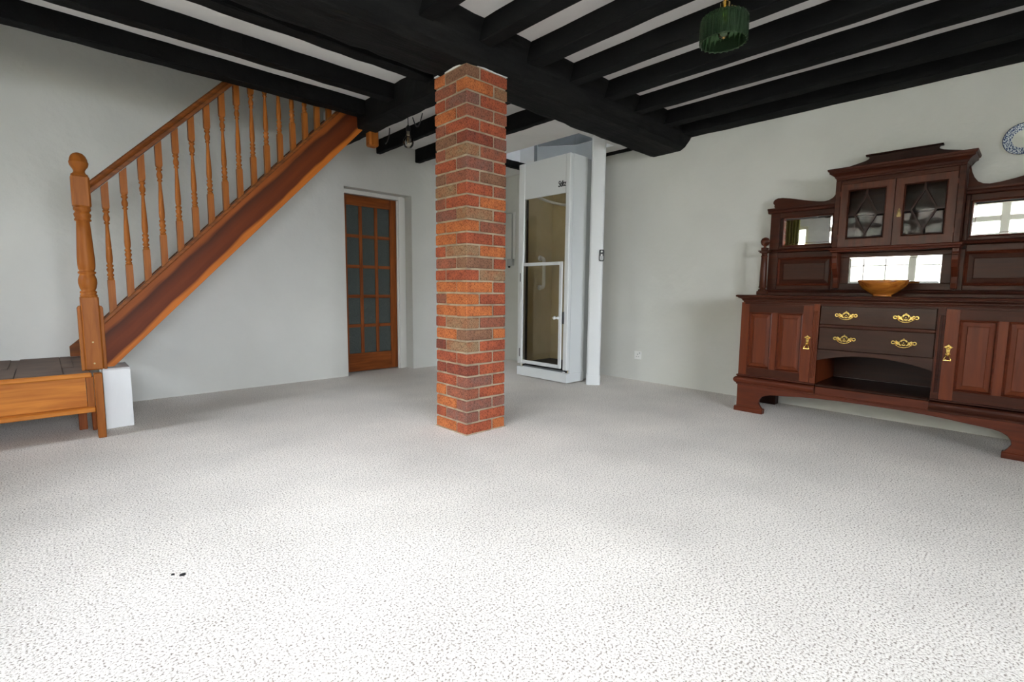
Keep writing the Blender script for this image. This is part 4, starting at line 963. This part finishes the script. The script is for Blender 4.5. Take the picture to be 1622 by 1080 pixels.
# stiles and rails of the back, leaving openings for mirrors and panels
def rect(name, h0, h1, z0, z1, m='mah_h', x0_=xF, x1_=Bx): 
    a, b_ = sorted((yy(h0), yy(h1))); return P(name, MB().cbox(x0_, x1_, a, b_, z0, z1, 0.003), m)
for s_ in (1, -1):
    rect('back_stile', s_*0.760, s_*0.83, 0.953, 1.565, 'mah_h')
    rect('back_stile', s_*0.335, s_*0.375, 0.953, 1.222, 'mah_h')
    rect('back_stile', s_*0.352, s_*0.375, 1.275, 1.565, 'mah_h')
    for (z0, z1) in ((0.953, 0.985), (1.205, 1.248), (1.275, 1.296), (1.524, 1.565)): rect('back_rail', s_*0.3755, s_*0.7595, z0, z1)
    a, b_ = sorted((yy(s_*0.3755), yy(s_*0.7595)))
    P('panel_moulding', mould(MB(), a, b_, 0.985, 1.205, xF, xF+0.012, 0.018), 'mah_red')
    P('fielded_panel', raised(MB(), a+0.016, b_-0.016, 1.001, 1.189, xF+0.011, xF+0.004, 0.028), 'mah_h')
    a, b_ = sorted((yy(s_*0.384), yy(s_*0.735)))
    P('mirror_frame', mould(MB(), a-0.0, b_+0.0, 1.296, 1.524, xF, xF+0.010, 0.010), 'mah_red')
    mm = MB(); raised(mm, a+0.006, b_-0.006, 1.302, 1.518, xF+0.010, xF+0.0065, 0.014)
    o = P('side_mirror', mm, 'mirror'); o['label'] = 'bevelled mirror glass'
    # thin shelf, cornice and scrolled gallery over each wing
    sh_ = [(Bx-0.045, 1.250), (Bx-0.05, 1.257), (Bx-0.045, 1.270), (Bx-0.02, 1.274), (Bx, 1.274), (Bx, 1.250)]
    P('wing_shelf', MB().prism(sh_, 'y', *sorted((yy(s_*0.352), yy(s_*0.838)))), 'mah_h')
    cn = [(xF, 1.566), (xF-0.008, 1.572), (xF-0.012, 1.584), (xF-0.024, 1.592), (xF-0.026, 1.604), (4.42, 1.606), (4.42, 1.566)]
    P('wing_cornice', MB().prism(cn, 'y', *sorted((yy(s_*0.352), yy(s_*0.852)))), 'mah_h')
    gal = [(0.352, 1.607), (0.352, 1.80), (0.357, 1.755), (0.366, 1.712), (0.380, 1.675), (0.40, 1.645), (0.425, 1.630), (0.455, 1.624), (0.50, 1.628), (0.56, 1.640), (0.63, 1.658), (0.70, 1.676), (0.755, 1.686), (0.79, 1.687), (0.812, 1.678), (0.824, 1.662), (0.822, 1.645), (0.812, 1.634), (0.815, 1.622), (0.805, 1.607)]
    P('scroll_gallery', MB().prism([(yy(s_*h), z) for h, z in gal], 'x', Bx-0.006, Bx+0.016), 'mah_h', bevel=0.002)
# centre mirror
for (h0, h1, z0, z1) in ((-0.3345, 0.3345, 0.953, 1.000), (-0.3345, 0.3345, 1.190, 1.222), (0.262, 0.3345, 1.0005, 1.1895), (-0.3345, -0.262, 1.0005, 1.1895)):
    rect('mirror_surround', h0, h1, z0, z1)
mm = MB(); raised(mm, yy(-0.2615), yy(0.2615), 1.0005, 1.1895, xF+0.010, xF+0.0065, 0.010)
P('centre_mirror', mm, 'mirror')['label'] = 'bevelled mirror glass'
# deep shelf under the cabinet with corbels
P('cabinet_shelf', MB().sweep([(0.0, 1.224), (0.006, 1.228), (0.008, 1.236), (0.016, 1.242), (0.018, 1.252), (0.012, 1.257)], 4.240, 4.40, YC, 0.350), 'mah_red')
for s_ in (1, -1):
    cpts = [(Bx-0.001, 1.223), (4.262, 1.223), (4.262, 1.200), (4.270, 1.190), (4.266, 1.180), (4.268, 1.150), (4.285, 1.105), (4.315, 1.070), (4.335, 1.04), (4.338, 1.00), (4.345, 0.966), (Bx-0.001, 0.960)]
    P('corbel', MB().prism(cpts, 'y', *sorted((yy(s_*0.318), yy(s_*0.352)))), 'mah_red', bevel=0.003)
# china cabinet
Cx = 4.245
cab = MB()
for s_ in (1, -1): cab.box(Cx+0.002, 4.40, yy(s_*0.330), yy(s_*0.350), 1.258, 1.735)
cab.box(Cx+0.002, 4.40, yy(-0.329), yy(0.329), 1.257, 1.262).box(Cx+0.002, 4.40, yy(-0.329), yy(0.329), 1.712, 1.735)
P('cabinet_case', cab, 'mah_vd')
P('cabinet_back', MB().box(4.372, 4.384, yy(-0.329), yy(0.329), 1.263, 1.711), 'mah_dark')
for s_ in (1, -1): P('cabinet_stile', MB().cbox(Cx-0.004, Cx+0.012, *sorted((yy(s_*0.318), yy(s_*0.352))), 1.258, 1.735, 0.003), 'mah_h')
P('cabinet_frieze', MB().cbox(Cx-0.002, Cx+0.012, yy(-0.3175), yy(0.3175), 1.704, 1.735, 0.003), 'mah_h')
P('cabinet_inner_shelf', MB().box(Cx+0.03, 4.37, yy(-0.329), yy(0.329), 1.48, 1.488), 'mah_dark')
for s_ in (1, -1):
    u0, u1 = 0.002, 0.317
    g0, g1, z0, z1 = 0.047, 0.272, 1.313, 1.660
    yv = lambda h: yy(s_*h)
    xd0, xd1 = Cx-0.003, Cx+0.015
    d = P('cabinet_door', ringframe(MB(), xd0, xd1, *sorted((yv(u0), yv(u1))), 1.260, 1.703, *sorted((yv(g0), yv(g1))), z0, z1), 'mah_vd')
    a, b_ = sorted((yv(g0), yv(g1)))
    obj('pane_moulding', mould(MB(), a, b_, z0, z1, xd0, xd0+0.006, 0.009), M['mah_h'], d)
    cy, cz = yv(0.159), 1.484; dw, dh = 0.066, 0.132; t_ = 0.0055
    gb = MB()
    def bar(p, q, w=t_):
        v = Vector((q[0]-p[0], q[1]-p[1])); n_ = Vector((-v.y, v.x)).normalized()*w
        gb.prism([(p[0]+n_.x, p[1]+n_.y), (p[0]-n_.x, p[1]-n_.y), (q[0]-n_.x, q[1]-n_.y), (q[0]+n_.x, q[1]+n_.y)], 'x', xd0-0.001, xd0+0.010)
    T, B_, Lf, Rt = (cy, cz+dh), (cy, cz-dh), (cy-dw, cz), (cy+dw, cz)
    for p, q in ((T, Rt), (Rt, B_), (B_, Lf), (Lf, T), (T, (cy, z1-0.006)), (B_, (cy, z0+0.006)), (Lf, (a+0.006, cz)), (Rt, (b_-0.006, cz))): bar(p, q)
    obj('glazing_bars', gb, M['mah_dark'], d)
    def pane(poly):
        c = (sum(p[0] for p in poly)/len(poly), sum(p[1] for p in poly)/len(poly)); inn = []
        for p in poly:
            v = Vector((c[0]-p[0], c[1]-p[1])); l = v.length; v = v*(0.014/l); inn.append((p[0]+v.x, p[1]+v.y))
        n_ = len(poly); vs = [(xd0+0.0065, *p) for p in poly]+[(xd0+0.0045, *p) for p in inn]
        obj('pane', MB().add(vs, [tuple(range(n_, 2*n_))]+[(i, (i+1) % n_, n_+(i+1) % n_, n_+i) for i in range(n_)]), M['glass_cab'], d)
    e_ = 0.007
    pane([(cy, cz+dh-0.008), (cy+dw-0.005, cz), (cy, cz-dh+0.008), (cy-dw+0.005, cz)])
    for sy_ in (-1, 1):
        for sz_ in (-1, 1):
            ye = (b_-e_) if sy_ > 0 else (a+e_); ze = (z1-e_) if sz_ > 0 else (z0+e_)
            pane([(cy+sy_*0.005, cz+sz_*(dh+0.006)), (cy+sy_*0.005, ze), (ye, ze), (ye, cz+sz_*0.005), (cy+sy_*(dw+0.004), cz+sz_*0.005)])
    for zh in (1.335, 1.64): obj('hinge', MB().box(xd0-0.002, xd0, *sorted((yv(u1-0.004), yv(u1+0.004))), zh-0.017, zh+0.017), M['mah_red'], d)
    if s_ < 0:
        hd = MB().prism([(yv(0.030)-0.010, 1.445), (yv(0.030)-0.013, 1.455), (yv(0.030)-0.006, 1.49), (yv(0.030), 1.503), (yv(0.030)+0.006, 1.49), (yv(0.030)+0.013, 1.455), (yv(0.030)+0.010, 1.445)], 'x', xd0-0.004, xd0-0.0005)
        hd.tube([(xd0-0.006, yv(0.030), 1.492), (xd0-0.010, yv(0.030)-0.011, 1.452), (xd0-0.011, yv(0.030)+0.011, 1.452), (xd0-0.006, yv(0.030), 1.492)], 0.0025, 6)
        obj('cabinet_handle', hd, M['brass_old'], d)
cor = [(0.0, 1.736), (0.004, 1.738), (0.004, 1.748), (0.010, 1.752), (0.014, 1.764), (0.024, 1.774), (0.038, 1.782), (0.042, 1.784), (0.042, 1.796), (0.050, 1.800), (0.054, 1.812), (0.050, 1.816)]
P('cabinet_cornice', MB().sweep(cor, Cx, 4.42, YC, 0.348), 'mah_h')
ped = [(-0.350, 1.817), (-0.350, 1.846), (-0.30, 1.860), (-0.25, 1.871), (-0.215, 1.880), (-0.196, 1.889), (-0.191, 1.898), (-0.197, 1.908), (-0.208, 1.914)]
pp = [(yy(-h), z) for h, z in ped] + [(yy(h), z) for h, z in ped[::-1]]
P('pediment', MB().prism(pp, 'x', 4.385, 4.405).prism([(4.375, 1.909), (4.368, 1.920), (4.412, 1.920), (4.412, 1.909)], 'y', yy(-0.213), yy(0.213)), 'mah_dark', bevel=0.001)
# turned columns at the ends
for s_ in (1, -1):
    c = (4.30, yy(s_*0.838), 0)
    cm = MB().lathe([(0.032, 0.938), (0.034, 0.944), (0.032, 0.950), (0.024, 0.953), (0.022, 0.960), (0.028, 0.964), (0.031, 0.970), (0.028, 0.976), (0.0265, 0.979), (0.0258, 1.06), (0.0238, 1.15), (0.0222, 1.212), (0.025, 1.216), (0.026, 1.222), (0.020, 1.227), (0.021, 1.240), (0.029, 1.248)], c, 24)
    cm.cbox(c[0]-0.035, c[0]+0.035, c[1]-0.035, c[1]+0.035, 0.908, 0.938, 0.004).cbox(c[0]-0.030, c[0]+0.030, c[1]-0.030, c[1]+0.030, 1.247, 1.258, 0.002).cbox(c[0]-0.038, c[0]+0.038, c[1]-0.038, c[1]+0.038, 1.258, 1.266, 0.002).cbox(c[0]-0.022, c[0]+0.022, c[1]-0.022, c[1]+0.022, 1.266, 1.290, 0.003)
    col = P('turned_column', cm, 'mah_vd')
    obj('ball_finial', MB().lathe([(0.012, 1.288), (0.010, 1.300), (0.014, 1.304), (0.027, 1.314), (0.0345, 1.332), (0.0335, 1.347), (0.024, 1.363), (0.009, 1.371), (0.001, 1.372)], c, 20), M['mah_vd'], col)
    obj('column_bracket', MB().box(c[0]+0.036, Bx-0.046, c[1]-s_*0.022-0.012, c[1]-s_*0.022+0.012, 1.250, 1.264), M['mah_h'], col)

# wooden bowl on the worktop
bx_, by_ = 4.13, 0.722
bo = MB().lathe([(0.052, 0.9085), (0.054, 0.914), (0.050, 0.918), (0.085, 0.938), (0.118, 0.966), (0.136, 0.994), (0.1425, 1.014), (0.140, 1.017), (0.1365, 1.012), (0.128, 0.990), (0.108, 0.962), (0.07, 0.936), (0.001, 0.927)], (bx_, by_, 0), 48)
tag(obj('wooden_bowl', bo, M['bowl_in'], None, (bx_, by_, 0.9085)), 'round polished wooden bowl on the sideboard top', 'bowl')

# bits of lint on the carpet
lnt = MB()
for (x, y, r) in ((0.268, 1.828, 0.010), (0.245, 1.85, 0.006)):
    lnt.lathe([(r, 0.0005), (r*0.7, 0.0028), (0.001, 0.0035)], (x, y, 0), 8)
    q = len(lnt.v)
lo_ = obj('lint', lnt, M['mat_dark'], None, (0.26, 1.84, 0)); tag(lo_, 'two dark crumbs of lint lying on the open carpet', 'lint')
